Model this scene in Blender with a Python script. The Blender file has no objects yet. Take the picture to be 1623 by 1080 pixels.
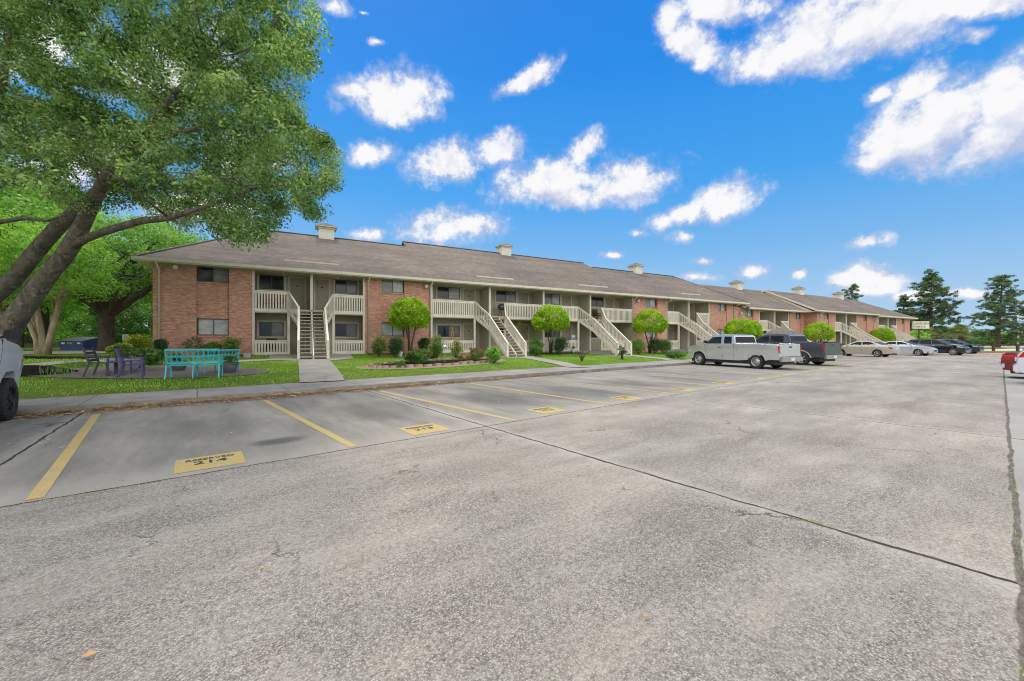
import bpy, bmesh, math, random
import numpy as np
from mathutils import Vector, Matrix

R = math.radians
random.seed(7)
rng = np.random.default_rng(11)
scene = bpy.context.scene
COL = scene.collection
PI = math.pi

# ------------------------------------------------------------------ frames
F, CX, CY, H = 622.0, 811.5, 540.0, 1.5          # camera of the survey: focal in px, centre, eye height
LA = R(38.73)                                     # the car park's long direction
LD = (math.cos(LA), math.sin(LA)); LN = (-math.sin(LA), math.cos(LA))
BA = math.atan2(.4742, .8804)                     # the building's long direction
BD = (math.cos(BA), math.sin(BA)); BN = (-math.sin(BA), math.cos(BA))
AX, AY = -18.2, 19.0                              # eave corner of the building


def lot(s, t):
    return (s * LN[0] + t * LD[0], s * LN[1] + t * LD[1])


def st(x, y):
    return (x * LN[0] + y * LN[1], x * LD[0] + y * LD[1])


def bw(p, o):
    return (AX + p * BD[0] + o * BN[0], AY + p * BD[1] + o * BN[1])


def po(x, y):
    x -= AX; y -= AY
    return (x * BD[0] + y * BD[1], x * BN[0] + y * BN[1])


def pu(u, o):
    k = (u - CX) / F
    x0 = AX + BN[0] * o; y0 = AY + BN[1] * o
    return (k * y0 - x0) / (BD[0] - k * BD[1])


def base_z(p):
    return .70 if p < 6 else max(.1, .70 - .0088 * (p - 6))


def gz(x, y):
    s = x * LN[0] + y * LN[1]
    p, o = po(x, y)
    a = max(s - 12.16, o + 5.3)
    if a <= 0: return 0.0
    a -= 2.04
    if a <= 0: return .14
    wo = .6 if p < 61 else -.7
    b = max(0.0, wo - o)
    f = a / (a + b) if b > 0 else 1.0
    bz = base_z(p)
    if p < -3: bz += min(.15, (-3 - p) * .02)
    return .13 + (bz - .13) * f ** .6


def gp(u, v, y0=3.0, ymax=140.):
    kx = (u - CX) / F; kz = (CY - v) / F
    y = y0
    while y < ymax:
        if H + kz * y <= gz(kx * y, y): break
        y += .05
    return (kx * y, y, gz(kx * y, y))


def at(u, y):
    return (u - CX) / F * y


# ------------------------------------------------------------------ mesh helpers
class MB:
    def __init__(self):
        self.v = []; self.f = []; self.m = []; self.mi = 0

    def add(self, vs, fs):
        b = len(self.v)
        self.v += [tuple(q) for q in vs]
        self.f += [tuple(b + i for i in f) for f in fs]
        self.m += [self.mi] * len(fs)

    def box(self, x0, x1, y0, y1, z0, z1):
        if x0 > x1: x0, x1 = x1, x0
        if y0 > y1: y0, y1 = y1, y0
        if z0 > z1: z0, z1 = z1, z0
        self.add([(x0, y0, z0), (x1, y0, z0), (x1, y1, z0), (x0, y1, z0), (x0, y0, z1), (x1, y0, z1), (x1, y1, z1), (x0, y1, z1)],
                 [(0, 3, 2, 1), (4, 5, 6, 7), (0, 1, 5, 4), (1, 2, 6, 5), (2, 3, 7, 6), (3, 0, 4, 7)])
        return self

    def beam(self, a, b, w, h, up=(0, 0, 1)):
        a = Vector(a); b = Vector(b); d = (b - a).normalized()
        upv = Vector(up)
        if abs(d.dot(upv)) > .99: upv = Vector((0, 1, 0))
        sx = d.cross(upv).normalized(); sz = sx.cross(d).normalized()
        vs = []
        for q in (a, b):
            for i, j in ((-1, -1), (1, -1), (1, 1), (-1, 1)):
                vs.append(q + sx * (i * w / 2) + sz * (j * h / 2))
        self.add(vs, [(0, 1, 2, 3), (7, 6, 5, 4), (0, 4, 5, 1), (1, 5, 6, 2), (2, 6, 7, 3), (3, 7, 4, 0)])
        return self

    def tube(self, pts, rad, n=8, cap=True):
        pts = [Vector(q) for q in pts]
        if not hasattr(rad, '__len__'): rad = [rad] * len(pts)
        rings = []
        prev = None
        for i, q in enumerate(pts):
            d = (pts[min(i + 1, len(pts) - 1)] - pts[max(i - 1, 0)]).normalized()
            if prev is None:
                ref = Vector((0, 0, 1)) if abs(d.z) < .9 else Vector((1, 0, 0))
                sx = d.cross(ref).normalized()
            else:
                sx = (prev - d * prev.dot(d)).normalized()
            prev = sx
            sy = d.cross(sx)
            rings.append([q + (sx * math.cos(2 * PI * k / n) + sy * math.sin(2 * PI * k / n)) * rad[i] for k in range(n)])
        vs = [v for r in rings for v in r]; fs = []
        for i in range(len(pts) - 1):
            for k in range(n):
                fs.append((i * n + k, i * n + (k + 1) % n, (i + 1) * n + (k + 1) % n, (i + 1) * n + k))
        if cap:
            fs.append(tuple(range(n))[::-1]); fs.append(tuple((len(pts) - 1) * n + k for k in range(n)))
        self.add(vs, fs)
        return self

    def lathe(self, prof, n=20, c=(0, 0, 0), axis='z'):
        vs = []
        for r, h in prof:
            for k in range(n):
                a = 2 * PI * k / n
                if axis == 'z': q = (c[0] + r * math.cos(a), c[1] + r * math.sin(a), c[2] + h)
                else: q = (c[0] + r * math.cos(a), c[1] + h, c[2] + r * math.sin(a))
                vs.append(q)
        fs = []
        for i in range(len(prof) - 1):
            for k in range(n):
                q = (i * n + k, i * n + (k + 1) % n, (i + 1) * n + (k + 1) % n, (i + 1) * n + k)
                fs.append(q if axis == 'z' else q[::-1])
        self.add(vs, fs)
        return self

    def prism(self, poly, z0, z1):
        n = len(poly)
        self.add([(x, y, z0) for x, y in poly] + [(x, y, z1) for x, y in poly],
                 [tuple(range(n))[::-1], tuple(range(n, 2 * n))] + [(i, (i + 1) % n, n + (i + 1) % n, n + i) for i in range(n)])
        return self

    def build(self, name, mat, parent=None, loc=None, rotz=0, smooth=False, bevel=0, sharp=None):
        me = bpy.data.meshes.new(name)
        me.from_pydata(self.v, [], self.f)
        mats = mat if isinstance(mat, (list, tuple)) else [mat]
        for q in mats: me.materials.append(q)
        if len(mats) > 1:
            for pl, i in zip(me.polygons, self.m): pl.material_index = i
        if bevel:
            bm = bmesh.new(); bm.from_mesh(me)
            es = [e for e in bm.edges if len(e.link_faces) == 2 and e.calc_face_angle(0) > R(30)]
            bmesh.ops.bevel(bm, geom=es, offset=bevel, segments=2, affect='EDGES', clamp_overlap=True)
            bm.to_mesh(me); bm.free()
        if smooth:
            for pl in me.polygons: pl.use_smooth = True
            if sharp: me.set_sharp_from_angle(angle=R(sharp))
        ob = bpy.data.objects.new(name, me)
        COL.objects.link(ob)
        if parent: ob.parent = parent
        if loc: ob.location = loc
        ob.rotation_euler.z = rotz
        return ob


def np_mesh(name, V, Q, mat, parent=None, k=4):
    """V (n,3), Q (m,k) faces"""
    me = bpy.data.meshes.new(name)
    me.vertices.add(len(V)); me.vertices.foreach_set('co', V.astype(np.float32).ravel())
    m = len(Q)
    me.loops.add(m * k); me.loops.foreach_set('vertex_index', Q.astype(np.int32).ravel())
    me.polygons.add(m)
    me.polygons.foreach_set('loop_start', np.arange(0, m * k, k, dtype=np.int32))
    me.update(calc_edges=True)
    me.materials.append(mat)
    ob = bpy.data.objects.new(name, me); COL.objects.link(ob)
    if parent: ob.parent = parent
    return ob


def tag(o, label=None, cat=None, group=None, kind=None):
    if label: o['label'] = label
    if cat: o['category'] = cat
    if group: o['group'] = group
    if kind: o['kind'] = kind
    return o


def thing(name, label, cat, loc=(0, 0, 0), rotz=0, group=None):
    o = bpy.data.objects.new(name, None); COL.objects.link(o)
    o.empty_display_size = .1
    o.location = loc; o.rotation_euler = (0, 0, rotz)
    return tag(o, label, cat, group)


KIDS = {}


def copy_tree(o, parent=None):
    c = o.copy(); COL.objects.link(c); c.parent = parent
    for ch in [q for q in COL.objects if q.parent == o]: copy_tree(ch, c)
    return c


# ------------------------------------------------------------------ materials
def newmat(name):
    m = bpy.data.materials.new(name); m.use_nodes = True
    nt = m.node_tree; nt.nodes.clear()
    out = nt.nodes.new('ShaderNodeOutputMaterial')
    b = nt.nodes.new('ShaderNodeBsdfPrincipled')
    nt.links.new(b.outputs[0], out.inputs[0])
    return m, nt, b, out


class NT:
    """small node-graph writer"""
    def __init__(self, nt): self.nt = nt

    def n(self, t, **kw):
        nd = self.nt.nodes.new(t)
        for k, v in kw.items(): setattr(nd, k, v)
        return nd

    def sock(self, inp, v):
        if hasattr(v, 'is_output') or isinstance(v, bpy.types.NodeSocket): self.nt.links.new(v, inp)
        elif v is not None:
            if inp.type == 'RGBA' and len(v) == 3: v = (*v, 1)
            inp.default_value = v

    def math(self, op, a, b=None, c=None, clamp=False):
        nd = self.n('ShaderNodeMath', operation=op); nd.use_clamp = clamp
        self.sock(nd.inputs[0], a)
        if b is not None: self.sock(nd.inputs[1], b)
        if c is not None: self.sock(nd.inputs[2], c)
        return nd.outputs[0]

    def mix(self, f, a, b, mode='MIX'):
        nd = self.n('ShaderNodeMix', data_type='RGBA', blend_type=mode)
        self.sock(nd.inputs['Factor'], f)
        self.sock(nd.inputs[6], a); self.sock(nd.inputs[7], b)
        return nd.outputs[2]

    def n_add(self, a, b):
        nd = self.n('ShaderNodeVectorMath', operation='ADD')
        self.nt.links.new(a, nd.inputs[0]); self.nt.links.new(b, nd.inputs[1])
        return nd.outputs[0]

    def noise(self, vec, scale, detail=4, rough=.55, dist=0, col=False):
        nd = self.n('ShaderNodeTexNoise')
        if vec is not None: self.nt.links.new(vec, nd.inputs['Vector'])
        nd.inputs['Scale'].default_value = scale; nd.inputs['Detail'].default_value = detail
        nd.inputs['Roughness'].default_value = rough; nd.inputs['Distortion'].default_value = dist
        return nd.outputs[1 if col else 0]

    def ss(self, x, a, b):
        nd = self.n('ShaderNodeMapRange', interpolation_type='SMOOTHSTEP')
        self.sock(nd.inputs[0], x)
        nd.inputs[1].default_value = a; nd.inputs[2].default_value = b
        return nd.outputs[0]

    def map(self, x, a, b, c, d):
        nd = self.n('ShaderNodeMapRange')
        self.sock(nd.inputs[0], x)
        for i, q in enumerate((a, b, c, d)): nd.inputs[i + 1].default_value = q
        return nd.outputs[0]

    def ramp(self, f, stops):
        nd = self.n('ShaderNodeValToRGB')
        self.sock(nd.inputs[0], f)
        cr = nd.color_ramp
        while len(cr.elements) < len(stops): cr.elements.new(.5)
        for e, (p, c) in zip(cr.elements, stops):
            e.position = p; e.color = (*c, 1)
        return nd.outputs[0]

    def coord(self, which='Object'):
        return self.n('ShaderNodeTexCoord').outputs[which]

    def scale(self, v, s):
        nd = self.n('ShaderNodeVectorMath', operation='MULTIPLY')
        self.nt.links.new(v, nd.inputs[0]); nd.inputs[1].default_value = s
        return nd.outputs[0]

    def bump(self, bsdf, h, strength=.3, dist=.01):
        nd = self.n('ShaderNodeBump')
        self.sock(nd.inputs['Height'], h)
        nd.inputs['Strength'].default_value = strength; nd.inputs['Distance'].default_value = dist
        self.nt.links.new(nd.outputs[0], bsdf.inputs['Normal'])


def mk(name, col, rough=.6, metal=0., var=.15, vs=2.5, bump=0., bs=40, coat=0., spec=.5, col2=None, detail=5):
    m, nt, b, out = newmat(name); g = NT(nt)
    v = g.coord()
    n = g.noise(v, vs, detail, .6)
    lo = tuple(c * (1 - var) for c in col); hi = tuple(min(1, c * (1 + var)) for c in (col2 or col))
    c = g.ramp(n, [(.3, lo), (.7, hi)])
    nt.links.new(c, b.inputs['Base Color'])
    b.inputs['Roughness'].default_value = rough; b.inputs['Metallic'].default_value = metal
    b.inputs['Specular IOR Level'].default_value = spec
    b.inputs['Coat Weight'].default_value = coat; b.inputs['Coat Roughness'].default_value = .06
    if bump: g.bump(b, g.noise(v, bs, 3), bump, .02)
    return m


def wallvec(g):
    v = g.coord()
    s = g.n('ShaderNodeSeparateXYZ'); g.nt.links.new(v, s.inputs[0])
    c = g.n('ShaderNodeCombineXYZ')
    g.nt.links.new(g.math('ADD', s.outputs[0], s.outputs[1]), c.inputs[0])
    g.nt.links.new(s.outputs[2], c.inputs[1])
    return v, s, c.outputs[0]


def m_brick():
    m, nt, b, out = newmat('red_brick'); g = NT(nt)
    v, s, w = wallvec(g)
    t = g.n('ShaderNodeTexBrick'); nt.links.new(w, t.inputs['Vector'])
    t.offset = .5
    for k, q in (('Scale', 1.), ('Mortar Size', .009), ('Mortar Smooth', .3), ('Bias', 0.), ('Brick Width', .215), ('Row Height', .078)):
        t.inputs[k].default_value = q
    t.inputs['Color1'].default_value = (.49, .205, .135, 1); t.inputs['Color2'].default_value = (.68, .365, .26, 1)
    t.inputs['Mortar'].default_value = (.56, .45, .37, 1)
    n1 = g.noise(v, .9, 5, .6); n2 = g.noise(g.scale(w, (4.6, 12.8, 1)), 1.0, 2, .5)
    c = g.mix(g.ss(n2, .35, .75), t.outputs[0], (.31, .105, .073), 'MIX')
    c = g.mix(.55, t.outputs[0], c)
    c = g.mix(1., c, g.ramp(n1, [(.3, (.86, .84, .82)), (.7, (1.08, 1.06, 1.04))]), 'MULTIPLY')
    # grime near the ground and below sills
    gr = g.math('MULTIPLY', g.ss(s.outputs[2], 1.5, .5), g.noise(v, 2.2, 5))
    c = g.mix(g.math('MULTIPLY', gr, .5), c, (.22, .14, .10))
    nt.links.new(c, b.inputs['Base Color']); b.inputs['Roughness'].default_value = .88
    g.bump(b, g.math('SUBTRACT', g.noise(v, 60, 3), t.outputs[1]), .5, .012)
    return m


def m_boards(name, col, step=.2, vert=True, line=.55, var=.1, lw=.05, rough=.7):
    m, nt, b, out = newmat(name); g = NT(nt)
    v, s, w = wallvec(g)
    a = g.math('ADD', s.outputs[0], s.outputs[1]) if vert else s.outputs[2]
    fr = g.math('FRACT', g.math('DIVIDE', a, step))
    ln = g.math('LESS_THAN', fr, lw)
    idx = g.math('FLOOR', g.math('DIVIDE', a, step))
    wn = g.n('ShaderNodeTexWhiteNoise', noise_dimensions='1D'); nt.links.new(idx, wn.inputs['W'])
    n = g.noise(g.scale(v, (6, 6, 1)) if vert else g.scale(v, (1, 1, 6)), 1.5, 5, .6)
    f = g.math('ADD', g.math('MULTIPLY', wn.outputs[0], .4), g.math('MULTIPLY', n, .6))
    c = g.ramp(f, [(.25, tuple(q * (1 - var) for q in col)), (.75, tuple(q * (1 + var) for q in col))])
    c = g.mix(ln, c, tuple(q * line for q in col))
    nt.links.new(c, b.inputs['Base Color']); b.inputs['Roughness'].default_value = rough
    g.bump(b, g.math('MULTIPLY', ln, -1.), .4, .01)
    return m


def m_shingle():
    m, nt, b, out = newmat('roof_shingle'); g = NT(nt)
    v = g.coord()
    t = g.n('ShaderNodeTexBrick'); nt.links.new(v, t.inputs['Vector']); t.offset = .37
    for k, q in (('Scale', 1.), ('Mortar Size', .008), ('Mortar Smooth', .5), ('Brick Width', .31), ('Row Height', .125)):
        t.inputs[k].default_value = q
    t.inputs['Color1'].default_value = (.118, .100, .084, 1); t.inputs['Color2'].default_value = (.178, .152, .128, 1)
    t.inputs['Mortar'].default_value = (.085, .068, .055, 1)
    r = g.n('ShaderNodeMapping'); nt.links.new(v, r.inputs[0]); r.inputs['Rotation'].default_value = (0, 0, R(-38)); r.inputs['Scale'].default_value = (.12, .9, 1)
    n1 = g.noise(r.outputs[0], 1.3, 5, .6)
    n2 = g.noise(g.scale(v, (.25, .12, .2)), 1.0, 4, .6)
    n3 = g.noise(v, 14, 3, .6)
    c = g.mix(1., t.outputs[0], g.ramp(n1, [(.32, (.80, .79, .80)), (.68, (1.2, 1.16, 1.12))]), 'MULTIPLY')
    c = g.mix(1., c, g.ramp(n2, [(.3, (.78, .80, .84)), (.7, (1.2, 1.15, 1.1))]), 'MULTIPLY')
    c = g.mix(1., c, g.ramp(n3, [(.3, (.85, .85, .85)), (.7, (1.15, 1.15, 1.15))]), 'MULTIPLY')
    nt.links.new(c, b.inputs['Base Color']); b.inputs['Roughness'].default_value = .95
    g.bump(b, g.math('SUBTRACT', n3, t.outputs[1]), .5, .01)
    return m


def m_pane(name, base, rough=.08, blinds=0.):
    m, nt, b, out = newmat(name); g = NT(nt)
    v = g.coord()
    c = g.ramp(g.noise(g.scale(v, (1.2, 1.2, 2.5)), 1.1, 3, .6), [(.35, tuple(q * .65 for q in base)), (.65, tuple(q * 1.25 for q in base))])
    if blinds:
        s = g.n('ShaderNodeSeparateXYZ'); nt.links.new(v, s.inputs[0])
        fr = g.math('FRACT', g.math('DIVIDE', s.outputs[2], .05))
        c = g.mix(g.math('MULTIPLY', g.ss(fr, .6, 1.), blinds), c, tuple(q * .5 for q in base))
    nt.links.new(c, b.inputs['Base Color'])
    b.inputs['Roughness'].default_value = rough; b.inputs['Specular IOR Level'].default_value = .5
    return m


def m_lot():
    m, nt, b, out = newmat('lot_concrete'); g = NT(nt)
    v = g.coord()
    wob = g.noise(v, 2.4, 4, .6, col=True)
    sub = g.n('ShaderNodeVectorMath', operation='SUBTRACT'); nt.links.new(wob, sub.inputs[0]); sub.inputs[1].default_value = (.5, .5, .5)
    ad = g.n('ShaderNodeVectorMath', operation='ADD'); nt.links.new(v, ad.inputs[0]); nt.links.new(g.scale(sub.outputs[0], (.09, .07, 0)), ad.inputs[1])
    s = g.n('ShaderNodeSeparateXYZ'); nt.links.new(ad.outputs[0], s.inputs[0])
    t_, s_ = s.outputs[0], s.outputs[1]
    raw = g.n('ShaderNodeSeparateXYZ'); nt.links.new(v, raw.inputs[0])
    big = g.noise(v, .16, 4, .62); mid = g.noise(v, .9, 6, .68); pat = g.noise(g.scale(v, (.5, 1.3, 1)), .75, 7, .7)
    fine = g.noise(v, 26, 5, .75); fine2 = g.noise(v, 95, 3, .7)
    vor = g.n('ShaderNodeTexVoronoi'); nt.links.new(v, vor.inputs['Vector']); vor.inputs['Scale'].default_value = 118
    vc = g.n('ShaderNodeSeparateColor'); nt.links.new(vor.outputs['Color'], vc.inputs[0])
    # exposed-aggregate lane
    peb = g.ramp(vc.outputs[0], [(0., (.12, .105, .09)), (.3, (.255, .235, .21)), (.7, (.36, .345, .325)), (1., (.54, .52, .49))])
    pit = g.ss(vor.outputs['Distance'], .35, .75)
    lane = g.mix(g.math('MULTIPLY', pit, .6), peb, (.11, .10, .09))
    smooth = g.ramp(mid, [(.25, (.225, .213, .195)), (.5, (.31, .298, .278)), (.75, (.40, .385, .36))])
    wear = g.ss(g.math('ADD', g.math('MULTIPLY', pat, .75), g.math('MULTIPLY', fine, .3)), .40, .66)
    lane = g.mix(g.math('MULTIPLY', wear, .78), lane, smooth)
    lane = g.mix(1., lane, g.ramp(fine, [(.3, (.72, .71, .70)), (.7, (1.28, 1.28, 1.27))]), 'MULTIPLY')
    lane = g.mix(1., lane, g.ramp(g.math('ADD', g.math('MULTIPLY', big, .5), g.math('MULTIPLY', pat, .5)), [(.36, (.70, .71, .73)), (.64, (1.24, 1.22, 1.19))]), 'MULTIPLY')
    # parking bays: trowelled, streaked along the bay, dirtier
    st1 = g.noise(g.scale(v, (1.6, .35, 1)), .9, 6, .66)
    bay = g.ramp(g.math('ADD', g.math('MULTIPLY', st1, .6), g.math('MULTIPLY', big, .4)), [(.32, (.125, .120, .110)), (.48, (.215, .205, .185)), (.66, (.34, .315, .275))])
    bay = g.mix(1., bay, g.ramp(fine, [(.25, (.84, .84, .84)), (.75, (1.14, 1.14, 1.14))]), 'MULTIPLY')
    # lighter rim by the lane joint
    rim = g.ss(s_, 6.5, 5.7)
    bay = g.mix(g.math('MULTIPLY', rim, .45), bay, (.37, .35, .31))
    # oil stains, one per bay
    for bt, bs_, ra, rb, k in ((.95, 6.75, .42, .25, .75), (3.1, 8.4, .9, 1.5, .45), (6.0, 8.2, .7, 1.6, .5), (9.0, 8.0, .8, 1.7, .45), (11.9, 8.3, .8, 1.6, .45), (.2, 8.6, .9, 1.2, .35), (-3, 8.5, .9, 1.2, .35), (14.8, 8, .8, 1.6, .4)):
        mp = g.n('ShaderNodeMapping', vector_type='TEXTURE'); nt.links.new(ad.outputs[0], mp.inputs[0])
        mp.inputs['Location'].default_value = (bt, bs_, 0); mp.inputs['Scale'].default_value = (ra, rb, 1)
        ln = g.n('ShaderNodeVectorMath', operation='LENGTH'); nt.links.new(mp.outputs[0], ln.inputs[0])
        f = g.math('MULTIPLY', g.ss(g.math('ADD', ln.outputs['Value'], g.math('MULTIPLY', mid, .7)), 1.55, .75), k)
        bay = g.mix(f, bay, (.062, .062, .058))
    right = g.ramp(g.math('ADD', g.math('MULTIPLY', mid, .6), g.math('MULTIPLY', big, .4)), [(.3, (.22, .213, .20)), (.7, (.36, .345, .325))])
    spot = g.ss(g.noise(v, 5.5, 3, .7), .72, .77)
    lane = g.mix(g.math('MULTIPLY', spot, .45), lane, (.10, .098, .09))
    lane = g.mix(1., lane, (.985, .965, .93), 'MULTIPLY')
    tyre = g.math('MULTIPLY', g.ss(g.noise(g.scale(v, (.12, 2.6, 1)), .9, 5, .6), .54, .70), g.ss(g.noise(v, .5, 4), .40, .62))
    lane = g.mix(g.math('MULTIPLY', tyre, .38), lane, (.12, .118, .112))
    c = g.mix(g.math('GREATER_THAN', s_, 5.62), lane, bay)
    c = g.mix(g.math('LESS_THAN', s_, -.065), c, right)
    # dark tyre/water patches on the lane
    dk = g.math('MULTIPLY', g.ss(g.noise(g.scale(v, (.32, .8, 1)), .8, 5, .6), .55, .72), .35)
    c = g.mix(dk, c, (.16, .158, .15))
    # slab joints
    def line(coord, w, soft):
        return g.ss(coord, w + soft, w)
    jt = g.math('MULTIPLY', g.math('ABSOLUTE', g.math('SUBTRACT', g.math('FRACT', g.math('ADD', g.math('DIVIDE', g.math('SUBTRACT', t_, 3.95), 5.8), .5)), .5)), 5.8)
    gap = g.map(g.noise(v, 3.2, 3, .6), .3, .7, .55, 1.15)
    j1 = line(g.math('DIVIDE', jt, gap), .012, .016)
    j2 = line(g.math('DIVIDE', g.math('ABSOLUTE', g.math('SUBTRACT', s_, 5.64)), gap), .010, .013)
    j3 = line(g.math('DIVIDE', g.math('ABSOLUTE', g.math('ADD', s_, .075)), gap), .013, .016)
    dv = g.n('ShaderNodeTexVoronoi', feature='DISTANCE_TO_EDGE'); nt.links.new(g.n_add(g.scale(v, (1., .6, 1)), g.scale(g.noise(v, .8, 6, .7, col=True), (1.1, 1.1, 0))), dv.inputs['Vector']); dv.inputs['Scale'].default_value = .23
    crk = g.math('MULTIPLY', g.ss(dv.outputs['Distance'], .0024, .0008), g.ss(g.noise(v, .9, 3), .47, .60))
    jj = g.math('MAXIMUM', g.math('MAXIMUM', j1, j2), g.math('MULTIPLY', crk, .7))
    c = g.mix(g.math('MULTIPLY', g.ss(jt, .22, .02), .3), c, (.42, .40, .37))
    c = g.mix(jj, c, g.ramp(g.noise(v, 5, 3), [(.4, (.030, .026, .02)), (.62, (.07, .055, .035)), (.75, (.06, .09, .03))]))
    c = g.mix(j3, c, g.ramp(g.noise(g.scale(v, (1, 3, 1)), 9, 6, .8), [(.35, (.05, .042, .035)), (.6, (.18, .155, .13)), (.75, (.33, .3, .27))]))
    nt.links.new(c, b.inputs['Base Color']); b.inputs['Roughness'].default_value = .93
    b.inputs['Specular IOR Level'].default_value = .25
    hgt = g.math('ADD', g.math('MULTIPLY', vor.outputs['Distance'], -.5), g.math('MULTIPLY', fine, .9))
    hgt = g.math('SUBTRACT', g.math('ADD', hgt, g.math('MULTIPLY', fine2, .3)), g.math('MULTIPLY', g.math('MAXIMUM', jj, j3), 2.2))
    g.bump(b, hgt, .6, .012)
    return m


def m_walk():
    m, nt, b, out = newmat('sidewalk_concrete'); g = NT(nt)
    v = g.coord()
    s = g.n('ShaderNodeSeparateXYZ'); nt.links.new(v, s.inputs[0])
    big = g.noise(v, .5, 5, .65); mid = g.noise(v, 3, 6, .7); fine = g.noise(v, 40, 3, .7)
    c = g.ramp(g.math('ADD', g.math('MULTIPLY', big, .6), g.math('MULTIPLY', mid, .4)), [(.32, (.17, .165, .155)), (.5, (.25, .24, .225)), (.68, (.34, .325, .295))])
    c = g.mix(1., c, g.ramp(fine, [(.25, (.8, .8, .8)), (.75, (1.18, 1.18, 1.18))]), 'MULTIPLY')
    jt = g.math('MULTIPLY', g.math('ABSOLUTE', g.math('SUBTRACT', g.math('FRACT', g.math('ADD', g.math('DIVIDE', s.outputs[0], 1.95), .5)), .5)), 1.95)
    c = g.mix(g.math('MULTIPLY', g.ss(jt, .016, .006), .8), c, (.07, .065, .055))
    nt.links.new(c, b.inputs['Base Color']); b.inputs['Roughness'].default_value = .9
    b.inputs['Specular IOR Level'].default_value = .25
    g.bump(b, fine, .35, .008)
    return m


def m_lawn():
    m, nt, b, out = newmat('lawn_soil'); g = NT(nt)
    v = g.coord()
    n1 = g.noise(v, .35, 5, .62); n2 = g.noise(v, 9, 5, .75); n3 = g.noise(v, 60, 3, .8)
    c = g.ramp(g.math('ADD', g.math('MULTIPLY', n1, .5), g.math('MULTIPLY', n2, .5)), [(.34, (.075, .15, .018)), (.52, (.12, .215, .03)), (.66, (.20, .24, .06))])
    c = g.mix(1., c, g.ramp(n3, [(.25, (.55, .55, .5)), (.75, (1.4, 1.4, 1.3))]), 'MULTIPLY')
    nt.links.new(c, b.inputs['Base Color']); b.inputs['Roughness'].default_value = 1.
    b.inputs['Specular IOR Level'].default_value = .1
    g.bump(b, n3, .8, .04)
    return m


def m_leaf(name, dark, mid, light, trans=.3, nscale=.6, rough=.5):
    m, nt, b, out = newmat(name); g = NT(nt)
    geo = g.n('ShaderNodeNewGeometry')
    v = g.coord()
    f = g.math('ADD', g.math('MULTIPLY', geo.outputs['Random Per Island'], .45), g.math('MULTIPLY', g.map(g.noise(v, nscale, 3, .6), .3, .7, 0., 1.), .55))
    c = g.ramp(f, [(.2, dark), (.5, mid), (.8, light)])
    nt.links.new(c, b.inputs['Base Color']); b.inputs['Roughness'].default_value = rough
    b.inputs['Specular IOR Level'].default_value = .3
    tr = g.n('ShaderNodeBsdfTranslucent'); nt.links.new(g.mix(1., c, (1.15, 1.35, .55), 'MULTIPLY'), tr.inputs[0])
    mx = g.n('ShaderNodeMixShader'); mx.inputs[0].default_value = trans
    nt.links.new(b.outputs[0], mx.inputs[1]); nt.links.new(tr.outputs[0], mx.inputs[2])
    nt.links.new(mx.outputs[0], out.inputs[0])
    return m


def m_bark(name, dark, light, lich=None, sc=5, stretch=.25):
    m, nt, b, out = newmat(name); g = NT(nt)
    v = g.coord()
    w = g.scale(v, (1, 1, stretch))
    n1 = g.noise(w, sc, 6, .7, .6); n2 = g.noise(w, sc * 5, 4, .7)
    f = g.math('ADD', g.math('MULTIPLY', n1, .6), g.math('MULTIPLY', n2, .4))
    c = g.ramp(f, [(.36, dark), (.62, light)])
    if lich:
        c = g.mix(g.math('MULTIPLY', g.ss(g.noise(v, sc * 1.6, 6, .75), .55, .66), .6), c, lich)
    nt.links.new(c, b.inputs['Base Color']); b.inputs['Roughness'].default_value = .95
    b.inputs['Specular IOR Level'].default_value = .1
    g.bump(b, f, 1., .06)
    return m


def m_yellow():
    m, nt, b, out = newmat('yellow_road_paint'); g = NT(nt)
    v = g.coord()
    n = g.noise(v, 3.5, 6, .75); n2 = g.noise(v, 45, 4, .75)
    f = g.ss(g.math('ADD', g.math('MULTIPLY', n, .55), g.math('MULTIPLY', n2, .45)), .46, .62)
    c = g.mix(g.math('MULTIPLY', f, .85), g.ramp(n, [(.35, (.40, .28, .075)), (.65, (.48, .37, .14))]), (.26, .235, .19))
    nt.links.new(c, b.inputs['Base Color']); b.inputs['Roughness'].default_value = .85
    g.bump(b, n2, .3, .005)
    return m


M = {}
M['brick'] = m_brick()
M['siding'] = m_boards('beige_siding', (.47, .42, .315), .2, True, .72, .06)
M['trim'] = mk('cream_trim', (.62, .57, .46), .55, var=.06, vs=4)
M['rail'] = mk('cream_rail_paint', (.70, .65, .545), .6, var=.12, vs=2.2)
M['post'] = mk('white_post_paint', (.62, .59, .50), .55, var=.08, vs=3)
M['soffit'] = mk('soffit_paint', (.50, .44, .33), .7, var=.06)
M['shingle'] = m_shingle()
M['lap'] = m_boards('white_lap_siding', (.66, .64, .55), .11, False, .55, .05, .12)
M['door'] = mk('tan_door', (.36, .31, .225), .5, var=.05)
M['dark_glass'] = m_pane('dark_window_glass', (.018, .021, .022), .12)
M['curtain_glass'] = m_pane('curtained_window_glass', (.20, .205, .19), .15, .25)
M['blind_glass'] = m_pane('blinds_behind_glass', (.42, .43, .43), .2, .25)
M['win_frame'] = mk('dark_window_frame', (.10, .085, .07), .4, var=.1)
M['white_frame'] = mk('white_window_frame', (.55, .53, .46), .5, var=.05)
M['tread'] = mk('grey_tread', (.44, .39, .30), .85, var=.2, vs=8, bump=.3)
M['lot'] = m_lot()
M['walk'] = m_walk()
M['lawn'] = m_lawn()
M['yellow'] = m_yellow()
M['stencil'] = mk('black_stencil_paint', (.035, .036, .03), .8, var=.3, vs=20)
M['curb_edge'] = mk('curb_face', (.22, .20, .17), .95, var=.35, vs=3)
M['red_curb'] = mk('red_curb_paint', (.40, .095, .04), .8, var=.2)
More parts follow.
